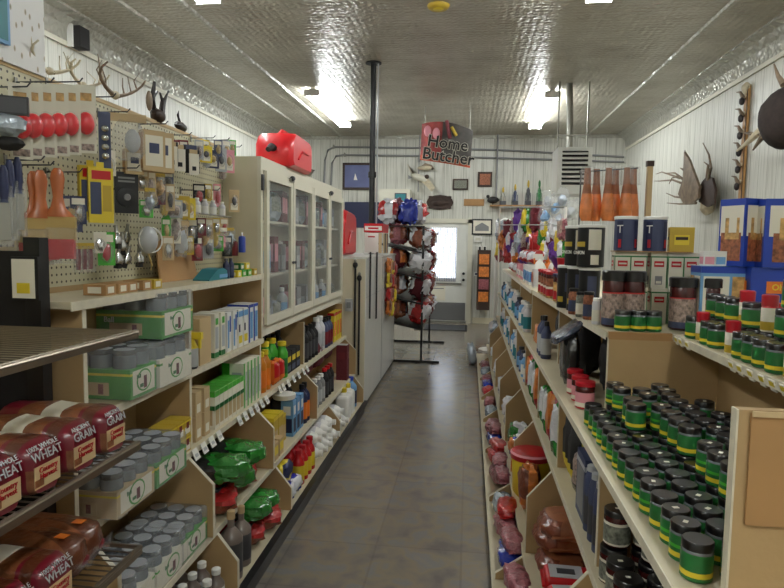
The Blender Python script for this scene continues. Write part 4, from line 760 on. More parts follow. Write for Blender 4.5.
# ------------------------------------------------------------------ peg board goods
XP = XBK+.003
def hook(y, z, L=.14): 
    one('peg_hook', 'hook', HL(), MB().tube([(0,0,0), (L,0,.0), (L+.012,0,.012)], .0025, 'dgrey', 5).box(0,.004,-.006,.006,-.02,.015,'steel'), loc=(XP, y, z), group='wire hooks on the peg board')
_h = [0]
def HL(): _h[0] += 1; return 'thin wire hook on the left peg board above hanging goods'
def PG(u, v, x): return P(u, v, x=x)
# red floats on white cards
flt = T('float_card', 'packet', MB().box(0,.002,-.035,.035,-.2,.06,'offwhite').box(.002,.003,-.026,.026,-.19,-.165,'mixprint').box(.002,.003,-.02,.02,0,.03,'photo3'), [('float', MB().blob((.026,0,-.09),(.026,.031,.043),'gasred',14,10)), ('blister', MB().blob((.026,0,-.09),(.030,.036,.050),'thinfilm',12,8))])
for i, u in enumerate((86, 70, 58, 45, 32, 20)):
    p = PG(u, 101, -1.27-.012*i); put(flt, p, 'white card with a red float, %s from the right in its hanging row' % ORD[i], 'red float cards', rz=-62+3*i, sc=.85)
# blue/silver strip
p = PG(104, 112, -1.3); one('fishing_lure_card', 'packet', 'blue strip card of four silver balls hanging beside the red floats', MB().box(0,.003,-.02,.02,-.2,0,'slate'), [('ball', MB().blob((.012,0,-.06-.032*k),(.013,.013,.013),'chrome',10,7)) for k in range(4)], loc=p, rz=-50)
p = PG(128, 122, -1.3); one('clear_pouch', 'packet', 'clear pouch with a pale header card hanging under the antlers', MB().blob((0,0,-.07),(.02,.06,.075),'bagclear',12,8,.2,3,.7), [('header_card', MB().box(-.004,.004,-.065,.065,0,.03,'tan')), ('contents', MB().blob((0,.015,-.07),(.014,.03,.045),'lgrey',10,7))], loc=p, rz=-60)
crd = T('packaged_part', 'packet', MB().box(-.02,.02,-.045,.045,-.16,0,'tan').box(.02,.0206,-.035,.035,-.14,-.02,'paper').box(-.02,.02,-.0456,-.045,-.15,-.01,'cardboard').box(.0206,.021,-.02,.02,-.09,-.05,'slate'))
for i, (u, v, x) in enumerate(((161, 133, -1.25), (152, 131, -1.27), (133, 150, -1.33))):
    put(crd, PG(u, v, x), 'tan boxed part hanging on the peg board, %s from the camera side end' % ('right-hand','middle','left-hand')[i], 'tan boxed parts', rz=-40, sc=(1,1,1) if i < 2 else (.8,.8,.6))
# paint brushes
pbr = T('paint_brush', 'brush', MB().lathe([(.008,0,'orangewood'), (.016,-.012,'orangewood'), (.019,-.03,'orangewood'), (.015,-.06,'orangewood'), (.013,-.08,'orangewood'), (.02,-.11,'orangewood'), (.043,-.135,'orangewood')][::-1], 16, sx=.35), [('ferrule', MB().cbox(0,0,-.165,.022,.088,.03,'bristle')), ('sleeve', MB().cbox(0,0,-.265,.026,.092,.1,'bagclear')), ('bristles', MB().cbox(0,0,-.2,.02,.086,.035,'bristle')), ('label', MB().cbox(0,0,-.252,.024,.08,.055,'red'))])
put(pbr, PG(57, 168, -1.28), 'wide paint brush with orange handle and red label, front of its hook', 'orange-handled paint brushes', rz=-68, sc=1.12)
put(pbr, PG(40, 170, -1.32), 'orange-handled paint brush hanging second, partly behind the wide front one', 'orange-handled paint brushes', rz=-35, sc=1.1); put(pbr, PG(33, 171, -1.34), 'orange-handled paint brush hanging rearmost of the three', 'orange-handled paint brushes', rz=-20, sc=1.1)
# blue handled tools
bt = T('blue_tool', 'tool', MB().lathe([(.006,0,'navy'), (.012,-.02,'navy'), (.014,-.07,'navy'), (.01,-.1,'slate'), (.012,-.11,'lgrey')][::-1], 12), [('blade', MB().box(-.003,.003,-.014,.014,-.22,-.1,'steel')), ('card', MB().box(-.006,-.004,-.022,.022,-.24,-.06,'bagclear'))])
for i, (u, v) in enumerate(((9, 160), (17, 157), (3, 165))): put(bt, PG(u, v, -1.3), 'blue-handled tool in clear pack at the left edge, %s' % ('middle','right-hand','left-hand')[i], 'blue-handled tools', rz=-50, sc=.95)
p = PG(8, 96, -1.28); one('black_package', 'packet', 'black and silver package hanging at the upper left edge', MB().box(-.01,.01,-.05,.05,-.05,0,'black').box(.01,.011,-.045,.045,-.045,-.005,'dgrey'), [('blister', MB().blob((.01,0,-.08),(.03,.045,.03),'silverbag',12,8,.3,2)), ('part', MB().blob((.0,0,-.13),(.02,.04,.02),'blackmatte',10,6,.2,3))], loc=p, rz=-60)
# yellow packages
ypk = T('yellow_package', 'packet', MB().box(-.01,.01,-.04,.04,-.19,0,'yellow').box(.01,.0108,-.03,.032,-.04,-.01,'red').box(.01,.0108,-.035,0,-.16,-.05,'slate').box(.01,.011,.005,.033,-.15,-.06,'gold').box(-.01,.01,-.0406,-.04,-.17,-.02,'gold'), [('hang_tab', MB().box(-.001,.001,-.012,.012,0,.02,'yellow'))])
put(ypk, PG(100, 168, -1.28), 'yellow and blue package hanging in front, right of the paint brushes', 'yellow packages', rz=-45); put(ypk, PG(90, 166, -1.33), 'yellow and blue package hanging just behind the front one', 'yellow packages', rz=-35)
p = PG(126, 172, -1.35); one('black_card', 'packet', 'black card holding a round black disc on the peg board', MB().box(0,.004,-.05,.05,-.18,0,'black').box(.004,.0046,-.035,.035,-.03,-.022,'grey').box(.004,.0046,-.035,.035,-.045,-.037,'grey'), [('disc', MB().lathe([(.042,0,'dgrey'), (.042,.008,'black'), (.015,.01,'black'), (.012,.014,'grey')], 20, T=Matrix.Translation((.004,0,-.11)) @ Matrix.Rotation(pi/2, 4, 'Y')))], loc=p, rz=-45, sc=.9)
tl3 = T('small_tool_pack', 'packet', MB().box(-.004,.004,-.012,.012,-.02,0,'gold').lathe([(.007,-.09,'blackmatte'), (.009,-.05,'darkred'), (.007,-.02,'darkred')], 10), [('sleeve', MB().box(-.01,.012,-.013,.013,-.1,-.01,'bagclear'))])
for i, u in enumerate((78, 84, 90)): put(tl3, PG(u, 243, -1.3), 'small red-handled tool in clear sleeve, %s from left above the ledge' % ORD[i], 'small red-handled tools', rz=-40)
sh_ = T('shower_fitting', 'fitting', MB().lathe([(.018,-.07,'chrome'), (.02,-.05,'chrome'), (.008,-.03,'chrome'), (.006,0,'steel')], 12), [('bracket', MB().box(-.012,.012,-.01,.01,-.09,-.07,'blackmatte'))])
for i, (u, v) in enumerate(((116, 225), (122, 232), (128, 224), (119, 245), (130, 246), (139, 245))): put(sh_, PG(u, v, -1.33), 'small chrome fitting on the lower peg board, %s of six' % ORD[i], 'small chrome fittings', rz=30*i, rx=10*i % 25)
p = PG(148, 240, -1.27); one('cable_coil', 'cord', 'pale coiled cord in a ball hanging above the ledge', MB().blob((0,0,0),(.035,.05,.055),'lgrey',16,12), [('cord', MB().tube([(.036*cos(a/3)*.6+.012, .05*cos(a*.33), .05*sin(a*.33)+.0) for a in range(20)], .003, 'white')), ('tail', MB().tube([(0,0,-.05), (.01,.01,-.1), (.0,.02,-.12)], .004, 'bristle'))], loc=p)
brk = T('brush_pack', 'packet', MB().box(-.015,.015,-.03,.03,-.11,0,'blackmatte').box(.015,.016,-.02,.02,-.1,-.0,'tan'), [('card', MB().box(.02,.022,-.025,.025,-.12,-.02,'paper').box(.022,.0225,-.01,.01,-.1,-.08,'blackmatte'))])
for i, (u, v) in enumerate(((178, 145), (170, 142), (192, 150))): put(brk, PG(u, v, -1.27), 'black brush pack with pale card on the peg board, %s' % ('middle','left-hand','right-hand')[i], 'black brush packs', rz=-40, sc=(.95))
for i, (u, v, c, h_, lab) in enumerate(((190,145,'slate',.1,'slate blue gloved pack'), (206,146,'yellow',.08,'narrow yellow and green pack'), (213,150,'navy',.09,'narrow navy pack'), (221,148,'lgrey',.12,'silver blister pack'), (229,150,'pink',.12,'pinkish blister pack'), (183,196,'gold',.1,'yellow-green card with fitting'), (189,198,'yellow',.1,'yellow card with fitting'), (234,190,'tan',.12,'tan envelope'))):
    p = PG(u, v, -1.28); one('blister_pack', 'packet', lab+' hanging on the far half of the peg board', MB().box(-.002,.002,-.03,.03,-h_,0,c).box(.002,.003,-.02,.02,-h_*.9,-h_*.6,'paper'), [('blister', MB().blob((.008,0,-h_*.5),(.014,.022,h_*.3),'bagclear',10,7,.1)), ('contents', MB().blob((.006,0,-h_*.5),(.008,.014,h_*.2),'dgrey' if i % 2 else 'bristle',8,6))], loc=p, rz=-45)
wb_ = bottle('white_bottle', .018, .08, 'milk', 'white', 'white', neck=.5)
p0 = [PG(u, 214, -1.27) for u in (197, 205, 213, 222)]
one('wire_basket', 'rack', 'clear plastic tray hooked on the peg board holding white bottles', MB().box(XP, -1.24, p0[0].y-.04, p0[3].y+.05, p0[0].z-.004, p0[0].z-.001, 'frost').tube([(-1.24,p0[0].y-.04,p0[0].z), (-1.24,p0[3].y+.05,p0[0].z)], .003, 'steel'))
for i, q in enumerate(p0): q.z = p0[0].z; put(wb_, q, 'small white bottle in the hooked tray, %s from camera' % ORD[i], 'small white bottles', sc=.95)
for i, (u, v, r_) in enumerate(((181,240,.055), (176,225,.035), (205,235,.04), (214,238,.04), (222,240,.04), (230,238,.035), (206,160,.03), (222,172,.03), (160,185,.03), (165,205,.035), (174,205,.03), (150,200,.03))):
    c = ('lgrey','mixprint','photo3','gold','pink','silverbag')[i % 6]
    p = PG(u, v, -1.29); one('clear_bag', 'bag', 'clear bag of small hardware on the peg board, %s of the twelve' % ORD[i], MB().blob((0,0,0),(.022,r_*.8,r_*1.3),'bagclear',12,9,.4,i,.8), [('contents', MB().blob((0,0,-.01),(.014,r_*.6,r_*.9),c,9,7,.7,i,1,None,None,5)), ('header_card', MB().box(-.003,.003,-r_*.7,r_*.7,r_*1.1,r_*1.6,('tan','paper','gold')[i % 3]))], loc=p, rz=-40, group='clear hardware bags')
ex = random.Random(5)
EC = [('slate','slate blue'), ('yellow','yellow'), ('navy','navy'), ('lgrey','silver'), ('pink','pink'), ('tan','tan'), ('bgreen','green'), ('darkred','dark red'), ('blackmatte','black'), ('paper','white'), ('gold','mustard')]
for r_, (v, us) in enumerate(((140, (168, 175, 183, 199, 205, 218, 226, 232)), (170, (142, 150, 160, 168)), (184, (153, 162, 170, 199, 208, 217)), (200, (146, 170, 176)), (218, (166, 174, 183, 192, 200, 208, 216, 224)), (236, (168, 188, 197, 208, 218, 227)), (150, (108,)), (196, (72, 78)), (232, (100, 106)))):
    for i, u in enumerate(us):
        c, nm = EC[ex.randrange(11)]; h_ = ex.uniform(.07, .12); w_ = ex.uniform(.018, .03); x = ex.uniform(-1.33, -1.26)
        one('blister_pack', 'packet', '%s hanging pack on the peg board, %s row from the top, %s from camera' % (nm, ORD[r_], ORD[i]), MB().box(-.002,.002,-w_,w_,-h_,0,c).box(.002,.0026,-w_*.8,w_*.8,-h_*.3,-h_*.08,'paper'), [('blister', MB().blob((.01,0,-h_*.6),(.014,w_*.8,h_*.32),'bagclear',10,7,.2,i)), ('contents', MB().blob((.008,0,-h_*.6),(.009,w_*.55,h_*.26),('dgrey','bristle','chrome','mixprint','redlid')[ex.randrange(5)],8,6,.4,i))], loc=PG(u, v, x), rz=ex.uniform(-60,-30), group='blister packs on the peg board')
p = PG(242, 236, -1.24); one('blue_pouch', 'packet', 'bright blue holder hanging against the cabinet side', MB().rbox(0,0,-.09,.03,.045,.09,'blue',.01), [('hang_tab', MB().box(-.002,.002,-.01,.01,0,.02,'lgrey'))], loc=p)
p = PG(235, 243, -1.27); one('red_pouch', 'packet', 'dark red holder beside the bright blue holder', MB().rbox(0,0,-.07,.03,.03,.08,'darkred',.01), [('hang_tab', MB().box(-.002,.002,-.01,.01,.01,.02,'lgrey'))], loc=p)
for u, v in ((30,82), (60,82), (5,87), (95,97), (110,112), (150,124), (30,165), (60,172), (95,190), (120,168), (175,135), (200,138), (215,140), (228,147), (190,190), (205,190), (20,160), (140,205)):
    hook(PG(u, v, XP+.05).y, PG(u, v, XP+.05).z, .12)
# ledge goods (first shelf, z 1.45)
Z1 = LZ[1]+.001
for i, (u, c, s_) in enumerate(((97,'cardboard',.05), (110,'cardboard',.05), (120,'wood',.035), (135,'cardboard',.04), (146,'gold',.03))):
    p = P(u, 290, x=-1.24); put(carton('small_box', .08, .06, .035, c, [(.2,.2,.8,.8,'paper')]), (-1.23, p.y, Z1), 'low open box of parts on the wooden ledge, %s from camera' % ORD[i], 'low boxes on the ledge')
tl_ = MB().prism([(-.12,0), (.13,0), (.13,.03), (.05,.055), (-.02,.05), (-.12,.005)], 'x', -.04, .04, 'teal').box(.0405,.041,0,.1,.008,.025,'skyblue')
one('tool_case', 'case', 'teal wedge-shaped pack lying on the ledge beside the cardboard', tl_, loc=(-1.23, 2.86, Z1))
one('cardboard_sheet', 'cardboard', 'brown cardboard sheet leaning behind the teal pack', MB().prism([(-.2,0), (.17,0), (.15,.12), (-.05,.2), (-.19,.18)], 'x', -.004, .004, 'cardboard'), loc=(-1.33, 2.75, Z1), ry=-8)
row(bottle('small_bottle', .016, .1, 'navy', 'dgrey', 'slate', neck=.5), [Vector((-1.2, y, Z1)) for y in (2.97, 3.03)], 'small dark blue bottle on the ledge, {o} from camera', 'small dark bottles on ledge')
for i, (y, z, c) in enumerate(((3.1,0,'yellow'), (3.17,0,'bgreen'), (3.14,.036,'green'), (3.25,0,'bgreen'), (3.34,0,'gold'), (3.22,.036,'yellow'))): put(carton('small_box', .06, .055, .035, c, [(.2,.2,.8,.7,'paper')]), (-1.21, y, Z1+z), 'small %s box on the ledge by the cabinet, %s' % ({'yellow':'yellow','bgreen':'light green','green':'dark green','gold':'mustard'}[c], ORD[i]+' one'), 'small coloured boxes on the ledge')
# blue framed picture on the flecked panel
one('framed_picture', 'picture', 'pale blue picture in a white frame on the flecked panel, upper left corner', MB().box(0,.015,-.1,.03,-.06,.22,'skyblue').box(.015,.016,-.1,.02,-.05,.21,'teal'), loc=(XBK+.013, P(-6,22,x=XBK).y, P(-6,22,x=XBK).z))

# ------------------------------------------------------------------ antlers
def tines(mb, base, m, seed, sgn=1, s=1.0, n=3, axis=Vector((1,0,0))):
    r_ = random.Random(seed); base = Vector(base); pts = []; 
    for k in range(6): t = k/5; pts.append(base+axis*sgn*s*(.22*sin(t*1.9))+Vector((0,0,s*.16*t**1.1))+axis.cross(Vector((0,0,1)))*s*(.1*t*t))
    mb.tube(pts, [.012*s*(1-.8*k/5)+.002 for k in range(6)], m, 7)
    for k in range(1, n+1):
        b_ = pts[k]; mb.tube([b_, b_+Vector((r_.uniform(-.02,.02), r_.uniform(-.04,.02), .06))*s, b_+Vector((r_.uniform(-.03,.03), r_.uniform(-.05,.02), .12))*s], [.007*s, .005*s, .0015], m, 6)
def rack(label, loc, m='horn', s=1.0, seed=1, ax=Vector((0,1,0)), skull='bone', **k):
    a1 = MB(); tines(a1, (0,.02*ax.y,0), m, seed, 1, s, 3, ax); a2 = MB(); tines(a2, (0,-.02*ax.y,0), m, seed+5, -1, s, 3, ax)
    one('antlers', 'antlers', label, MB().blob((0,0,0),(.03*s,.04*s,.03*s),skull,10,7,.2,seed), [('antler', a1), ('antler', a2)], loc=loc, **k)
rack('pale deer antlers on the peg board top, nearest the camera', (XBK, P(50,82,x=XBK).y, 2.2), 'bone', .42, 1)
rack('pale deer antlers on the peg board top, above the red floats', (XBK, P(84,92,x=XBK).y, 2.2), 'bone', .4, 2)
rack('dark wide deer antlers on the peg board top, above the clear pouch', (XBK+.03, P(108,104,x=XBK).y, 2.2), 'horn', .55, 3)
p = P(158, 122, x=XBK)
ah = [MB().tube([(0,-.02,0), (0,-.05,.06), (.01,-.045,.14)], [.016,.014,.006], 'darkhorn', 8).tube([(0,-.045,.07), (0,-.0,.11)], [.01,.004], 'darkhorn'), MB().tube([(0,.03,0), (0,.05,.07), (.01,.085,.13)], [.016,.013,.005], 'darkhorn', 8).tube([(0,.05,.07), (0,.02,.11)], [.01,.004], 'darkhorn')]
one('antler_mount', 'antlers', 'small mount with upright dark stubby antlers and brown ear on the peg board', MB().blob((0,0,0),(.03,.05,.03),'darkbrown',12,8,.2), [('antler', ah[0]), ('antler', ah[1]), ('ear', MB().blob((0,-.075,.05),(.012,.022,.045),'horn',10,7))], loc=(XBK, p.y, 2.2))
one('antler_mount', 'antlers', 'small dark antler stub at the far end of the peg board top', MB().blob((0,0,0),(.02,.06,.02),'darkhorn',10,6,.3), [('antler', MB().tube([(0,0,0), (0,-.03,.05), (0,-.02,.07)], [.008,.006,.002], 'darkhorn'))], loc=(XBK, 2.95, 2.195))
# right wall moose antlers
def moose():
    a = P(668, 190, x=2.9); ps = []
    def palm(pts, m, dx, th=.03):
        mb = MB(); W3 = [P(u, v, x=dx) for u, v in pts]; n = len(W3); c = sum(W3, Vector())/n
        vs = [q+Vector((-th/2,0,0)) for q in W3]+[q+Vector((th/2,0,0)) for q in W3]+[c+Vector((-th*1.6,0,0)), c+Vector((th,0,0))]
        fs = [(k, (k+1) % n, n+(k+1) % n, n+k) for k in range(n)]+[(k, (k+1) % n, 2*n) for k in range(n)]+[(n+(k+1) % n, n+k, 2*n+1) for k in range(n)]
        return mb.add(vs, fs, m, False)
    def tn(mb, pts, dx, m, r=.02):
        W3 = [P(u, v, x=dx-.02*i) for i, (u, v) in enumerate(pts)]; return mb.tube(W3, [r*(1-.75*i/(len(pts)-1)) for i in range(len(pts))], m, 7)
    left = palm([(684,178), (685,152), (690,160), (696,176), (700,187), (699,198), (692,204), (684,203), (679,194)], 'horn', 2.8)
    for q in (((684,180), (678,176), (672,178), (669,184)), ((684,180), (675,173), (665,173)), ((684,184), (673,180), (660,181), (654,181)), ((680,178), (671,175), (662,172), (656,174)), ((684,170), (680,168)), ((690,198), (675,197), (666,193)), ((696,203), (680,204), (667,203)), ((686,165), (685,150))): tn(left, q, 2.8, 'horn', .018)
    right = palm([(703,182), (708,176), (713,178), (716,190), (715,204), (708,207), (700,202), (699,190)], 'darkbrown', 2.88)
    for q in (((708,180), (711,168), (709,155), (703,143)), ((707,178), (708,165), (704,162)), ((703,188), (696,184), (690,183)), ((702,196), (694,193))): tn(right, q, 2.86, 'horn', .022)
    skull = MB().blob(P(708, 205, x=2.95), (.09,.1,.12), 'bone', 10, 8, .3, 3)
    one('moose_antlers', 'antlers', 'large pair of moose antlers mounted on the right wall', None, [('antler', left), ('antler', right), ('skull_plate', skull)])
moose()
def strip():
    t, b = P(749, 88, x=3.03), P(741, 196, x=3.03); y = (t.y+b.y)/2; h_ = t.z-b.z
    ps = []
    for k in range(6):
        z = t.z-.08-k*h_/6.3
        ps.append(('hoof_hook', MB().blob((-.07, y-.0, z-.06),(.03,.03,.045),'darkhorn',9,7).tube([(-.05,y,z-.04), (-.06,y+.02,z), (-.07,y+.05,z+.05), (-.08,y+.13,z+.07)], [.026,.022,.014,.005], 'horn', 7).tube([(-.04,y,z), (.0,y,z)], .02, 'bone', 6)))
    one('antler_rack_board', 'rack', 'tall narrow board of small curved horns on the right wall', MB().box(-.03,.0,y-.045,y+.045,b.z-.1,t.z+.02,'wood').box(-.032,-.03,y-.05,y-.03,b.z-.1,t.z+.02,'darkbrown').blob((-.03,y,t.z),(.05,.05,.06),'bone',9,6,.3), ps, loc=(3.04,0,0))
strip()
p = P(789, 118, x=2.75)
def mh(pts, r, m, xs=2.7): return MB().tube([P(u, v, x=xs)-p for u, v in pts], [r*(1-.8*i/(len(pts)-1)) for i in range(len(pts))], m, 8)
one('mounted_head', 'trophy', 'dark horned head mounted on the right wall at the picture edge', MB().blob((0,0,0),(.24,.22,.27),'fur',18,14,.1,3), [('horn', mh(((772,122), (758,133), (748,142), (737,151)), .05, 'bone')), ('horn', mh(((770,128), (760,140), (753,150)), .04, 'horn')), ('horn', mh(((784,85), (778,76), (774,64)), .03, 'horn')), ('horn', mh(((786,102), (778,101), (772,99)), .025, 'horn')), ('horn', mh(((766,133), (752,134), (741,132)), .03, 'horn')), ('plaque', MB().box(.1,.25,-.12,.12,-.6,-.2,'wood').blob((.1,.05,-.38),(.04,.05,.05),'chrome',10,7))], loc=p)

# ------------------------------------------------------------------ freezer, gas cans, pole, display at its top
FX0, FX1, FY0, FY1, FZ = -1.75, -.985, 5.92, 8.3, 1.5
fr_ = [('lid', MB().box(FX0-.01,FX1+.012,FY0-.01,FY1+.01,FZ-.02,FZ,'enamel')), ('end_panel', MB().box(FX0,FX1-.005,FY0-.006,FY0,.03,FZ-.02,'cream')), ('base', MB().box(FX0,FX1-.02,FY0,FY1,0,.05,'kick')),
       ('panel_seam', MB().box(FX1,FX1+.002,FY0+1.15,FY0+1.165,.06,FZ-.02,'grey').box(FX1,FX1+.002,FY0+.01,FY1-.01,1.1,1.106,'lgrey'))]
one('walk_in_freezer', 'freezer', 'large white freezer box standing after the left shelving', MB().box(FX0,FX1,FY0,FY1,.05,FZ-.02,'enamel'), fr_)
def strap(x, y, z1, z0, w=.014): return MB().box(x-w, x+w, y-.008, y, z0, z1, 'blackmatte')
for i, (u, v0, v1) in enumerate(((355.5, 266, 376), (359.5, 279, 375))):
    q0 = P(u, v0, y=5.91); q1 = P(u, v1, y=5.91)
    one('hanging_strap', 'strap', ('long', 'slightly shorter')[i]+' black strap hanging on the cream freezer end', strap(q0.x, 5.91, q0.z, q1.z, .009).blob((q0.x, 5.9, q0.z+.01),(.025,.012,.03),'blackmatte',8,6), [('hook', MB().blob((q0.x, 5.9, q0.z+.05),(.014,.01,.02),'steel',8,6))])
for i, u in enumerate((370.5, 377)):
    q0 = P(u, 254, x=-.965); q1 = P(u, 317, x=-.965)
    one('hanging_strap', 'strap', ('nearer', 'farther')[i]+' black strip hanging down the white freezer side', MB().box(-.972,-.96,q0.y-.012,q0.y+.03,q1.z,q0.z+.02,'blackmatte'), [('end_tip', MB().box(-.973,-.959,q0.y-.014,q0.y+.032,q1.z-.01,q1.z,'black'))])
q = P(349, 305, y=5.9); one('switch_box', 'switch', 'small grey electrical box on the cream freezer end', MB().box(-.035,.035,-.03,0,-.06,.06,'lgrey').box(-.02,.02,-.034,-.03,-.03,.03,'grey'), loc=(q.x, 5.912, q.z))
def gascan(label, loc, s, rz, m):
    prof = [(-.19,0), (.2,0), (.215,.03), (.215,.17), (.2,.205), (.14,.222), (-.1,.23), (-.17,.215), (-.215,.15), (-.215,.03)]
    mb = MB(); n = len(prof); w_ = .11; vs = []
    for y_, sc_ in ((-w_, .86), (-w_*.8, .97), (-.03, 1), (.03, 1), (w_*.8, .97), (w_, .86)): vs += [((px)*sc_, y_, .11+(pz-.11)*sc_) for px, pz in prof]
    fs = [(i*n+k, i*n+(k+1) % n, (i+1)*n+(k+1) % n, (i+1)*n+k) for i in range(5) for k in range(n)]+[tuple(range(n))[::-1], tuple(range(5*n, 6*n))]
    mb.add(vs, fs, m, True)
    one('gas_can', 'can', label, mb, [('spout', MB().tube([(-.2,0,.11), (-.24,0,.12), (-.29,0,.09)], [.025,.02,.016], 'blackmatte', 10)), ('handle', MB().tube([(-.1,0,.22), (-.06,0,.25), (.1,0,.25), (.14,0,.21)], .014, m, 8)), ('vent_cap', MB().lathe([(.02,0,'blackmatte'), (.02,.02,'blackmatte')], 10, o=(.16,0,.2))), ('embossed_rib', MB().tube([(-.1,-.113,.06), (-.02,-.113,.12), (.1,-.113,.12)], .006, m, 6))], loc=loc, rz=rz, sc=s)
gascan('bright red plastic gas can on top of the white glass-doored cabinet', (-1.27, 4.2, CZ1+.003), (1.25, 1.15, 1.02), 90, 'gasred')
q = P(353, 254, z=FZ); gascan('dark red gas can standing on the white freezer beside the cabinet', (-1.45, 6.5, FZ+.001), (1.7, 1.85, 2.1), 90, 'red')
hose = MB().tube([(0,.0,0.02), (.08,.05,.02), (.1,.12,.04), (.02,.16,.07), (-.06,.1,.09), (-.04,.02,.11)], .012, 'dgrey', 8)
one('metal_bowl', 'bowl', 'small dark metal bowl behind the red gas can on the cabinet', MB().lathe([(.02,0,'steel'), (.05,.02,'steel'), (.09,.08,'steel'), (.095,.085,'dgrey')], 16), loc=(-1.3, 4.8, CZ1+.003), rx=0, sc=.9)
pl = P(372.5, 230, x=-1.15)
one('steel_pole', 'pole', 'tall black steel pole rising from the freezer top to the tin ceiling', MB().tube([(0,0,FZ+.002), (0,0,ZC)], .036, 'black', 12), [('collar', MB().tube([(0,0,2.45), (0,0,2.52)], .05, 'black', 12)), ('ceiling_plate', MB().lathe([(.1,ZC-.015,'black'), (.1,ZC-.001,'black')], 14)), ('conduit', MB().tube([(.06,0,1.5), (.06,0,ZC)], .01, 'lgrey', 8))], loc=(-1.225, 7.75, 0))
one('jerky_display', 'box', 'red-headed display box of packets standing on the freezer top', MB().cbox(0,0,0,.22,.5,.26,'frost').cbox(0,0,.26,.22,.5,.1,'red').box(-.1,.1,-.2515,-.2505,.28,.33,'white').box(-.06,.06,-.2525,-.2515,.295,.315,'red'), [('price_card', MB().box(-.1,.06,-.262,-.256,.02,.25,'white').box(-.06,.02,-.264,-.262,.2,.215,'red'))]+[('packet', MB().box(.1105,.116,-.2+.1*k,-.12+.1*k,.02,.25,('tan','darkbrown','tan','brownbag')[k])) for k in range(4)]+[('packet', MB().box(.065,.1,-.262,-.256,.02,.25,'tan'))], loc=(-1.1, 7.35, FZ+.001))
q = at(395, 8.1, FZ)
for i, (x, z, c, t_) in enumerate(((-1.3,.0,'whitebag','white and red'), (-1.05,.0,'bluebag','large blue'), (-1.12,.2,'bagred','red and blue'), (-.98,.13,'bluebag','upper blue'))):
    pass
# chip rack beyond the freezer
CRX0, CRX1, CRY0, CRY1 = -1.26, -.62, 8.45, 10.2
mb = [('post', MB().box(x-.015,x+.015,y-.015,y+.015,.02,1.88,'black')) for x, y in ((CRX1,CRY0), (CRX1,CRY1), (CRX0,CRY0), (CRX0,CRY1))]
for z in (.45, .8, 1.15, 1.5): mb.append(('rack_shelf', MB().prism([(CRX0,z+.12), (CRX1,z), (CRX1,z+.02), (CRX0,z+.14)], 'y', CRY0, CRY1, 'black').box(CRX1,CRX1+.01,CRY0,CRY1,z,z+.06,'black')))
for y in (CRY0, CRY1): mb.append(('foot', MB().box(CRX0,CRX1+.25,y-.02,y+.02,0,.03,'black')))
one('chip_rack', 'rack', 'black metal snack rack with sloping shelves past the freezer', None, mb)
cols = ['bagred','conebrown','brownbag','maroon','pinkbag','maroon','whitebag']; names = ['red','tan','brown','maroon','pink','dark','white']
for L_, z in enumerate((.45, .8, 1.15, 1.5)):
    for i in range(7):
        c = (L_*3+i*2) % 7; h_ = .155 if L_ < 3 else .14
        put(bag('chip_bag', (.14,.112,h_-.01), cols[c], ('whitebag','brownbag','maroon')[i % 3], 120+L_*7+i, ends=False, amp=.4, fr=4.5, n=24, k=16), (CRX1-.08-.03*(i % 2), CRY0+.13+i*.24, z+.07), '%s snack bag on the black rack, %s shelf up, %s from camera' % (names[c], ORD[L_], ORD[i]), 'snack bags on the black rack', ry=14, rz=(i*37) % 50-25)
    for i in range(3):
        c = (L_+i*3+1) % 7
        put(bag('chip_bag', (.11,.1,.13), cols[c], ('brownbag','whitebag','orangebag')[(i+L_) % 3], 180+L_*3+i, ends=False, amp=.4, fr=4.5, n=24, k=16), (CRX1-.36, CRY0+.14+i*.25, z+.115), '%s snack bag at the back of the black rack, %s shelf up, %s from camera' % (names[c], ORD[L_], ORD[i]), 'snack bags at the back of the black rack', rz=i*20-15)
for i, (x, y, z, c, d_, s_) in enumerate(((-.85,8.7,1.985,'bluebag','large shiny blue bag on top of the snack rack',1.1), (-1.13,8.6,1.985,'whitebag','white bag left of the blue one on the snack rack top',1.05), (-.78,9.4,1.985,'whitebag','white and red bag at the aisle side on the snack rack top',1.1), (-1.1,9.1,1.985,'maroon','maroon bag behind the blue bag on the snack rack top',1.2))):
    put(bag('snack_bag', (.12,.13,.15), c, 'bagred' if c == 'whitebag' else None, 140+i, ends=False, amp=.5), (x, y, z-.1), d_, sc=s_)
one('rack_header', 'shelf', 'black top tray of the snack rack holding the blue bag', MB().box(CRX0+.02,CRX1-.02,CRY0+.02,CRY1-.02,1.865,1.88,'black'), [])
# strips of hanging chip bags on the freezer side
for i in range(12):
    y = 7.35+(i % 3)*.25; z = 1.42-(i//3)*.17-(i % 3)*.03; c = ('orangebag','yellow','bagred')[(i+i//3) % 3]
    put(bag('small_chip_bag', (.035,.095,.085), c, 'brownbag' if i % 2 else None, 160+i, ends=False, amp=.5), (FX1+.043, y, z-.15), 'small %s bag clipped to the freezer side, %s in the %s strip' % (('orange','yellow','red')[(i+i//3) % 3], ('top','upper','lower','bottom')[i//3], ('near','middle','far')[i % 3]), 'bags clipped to the freezer side')
one('clip_strip', 'strip', 'thin white plastic strip carrying clipped snack bags on freezer side', MB().box(FX1+.001,FX1+.004,7.3,7.9,.75,1.47,'white'))

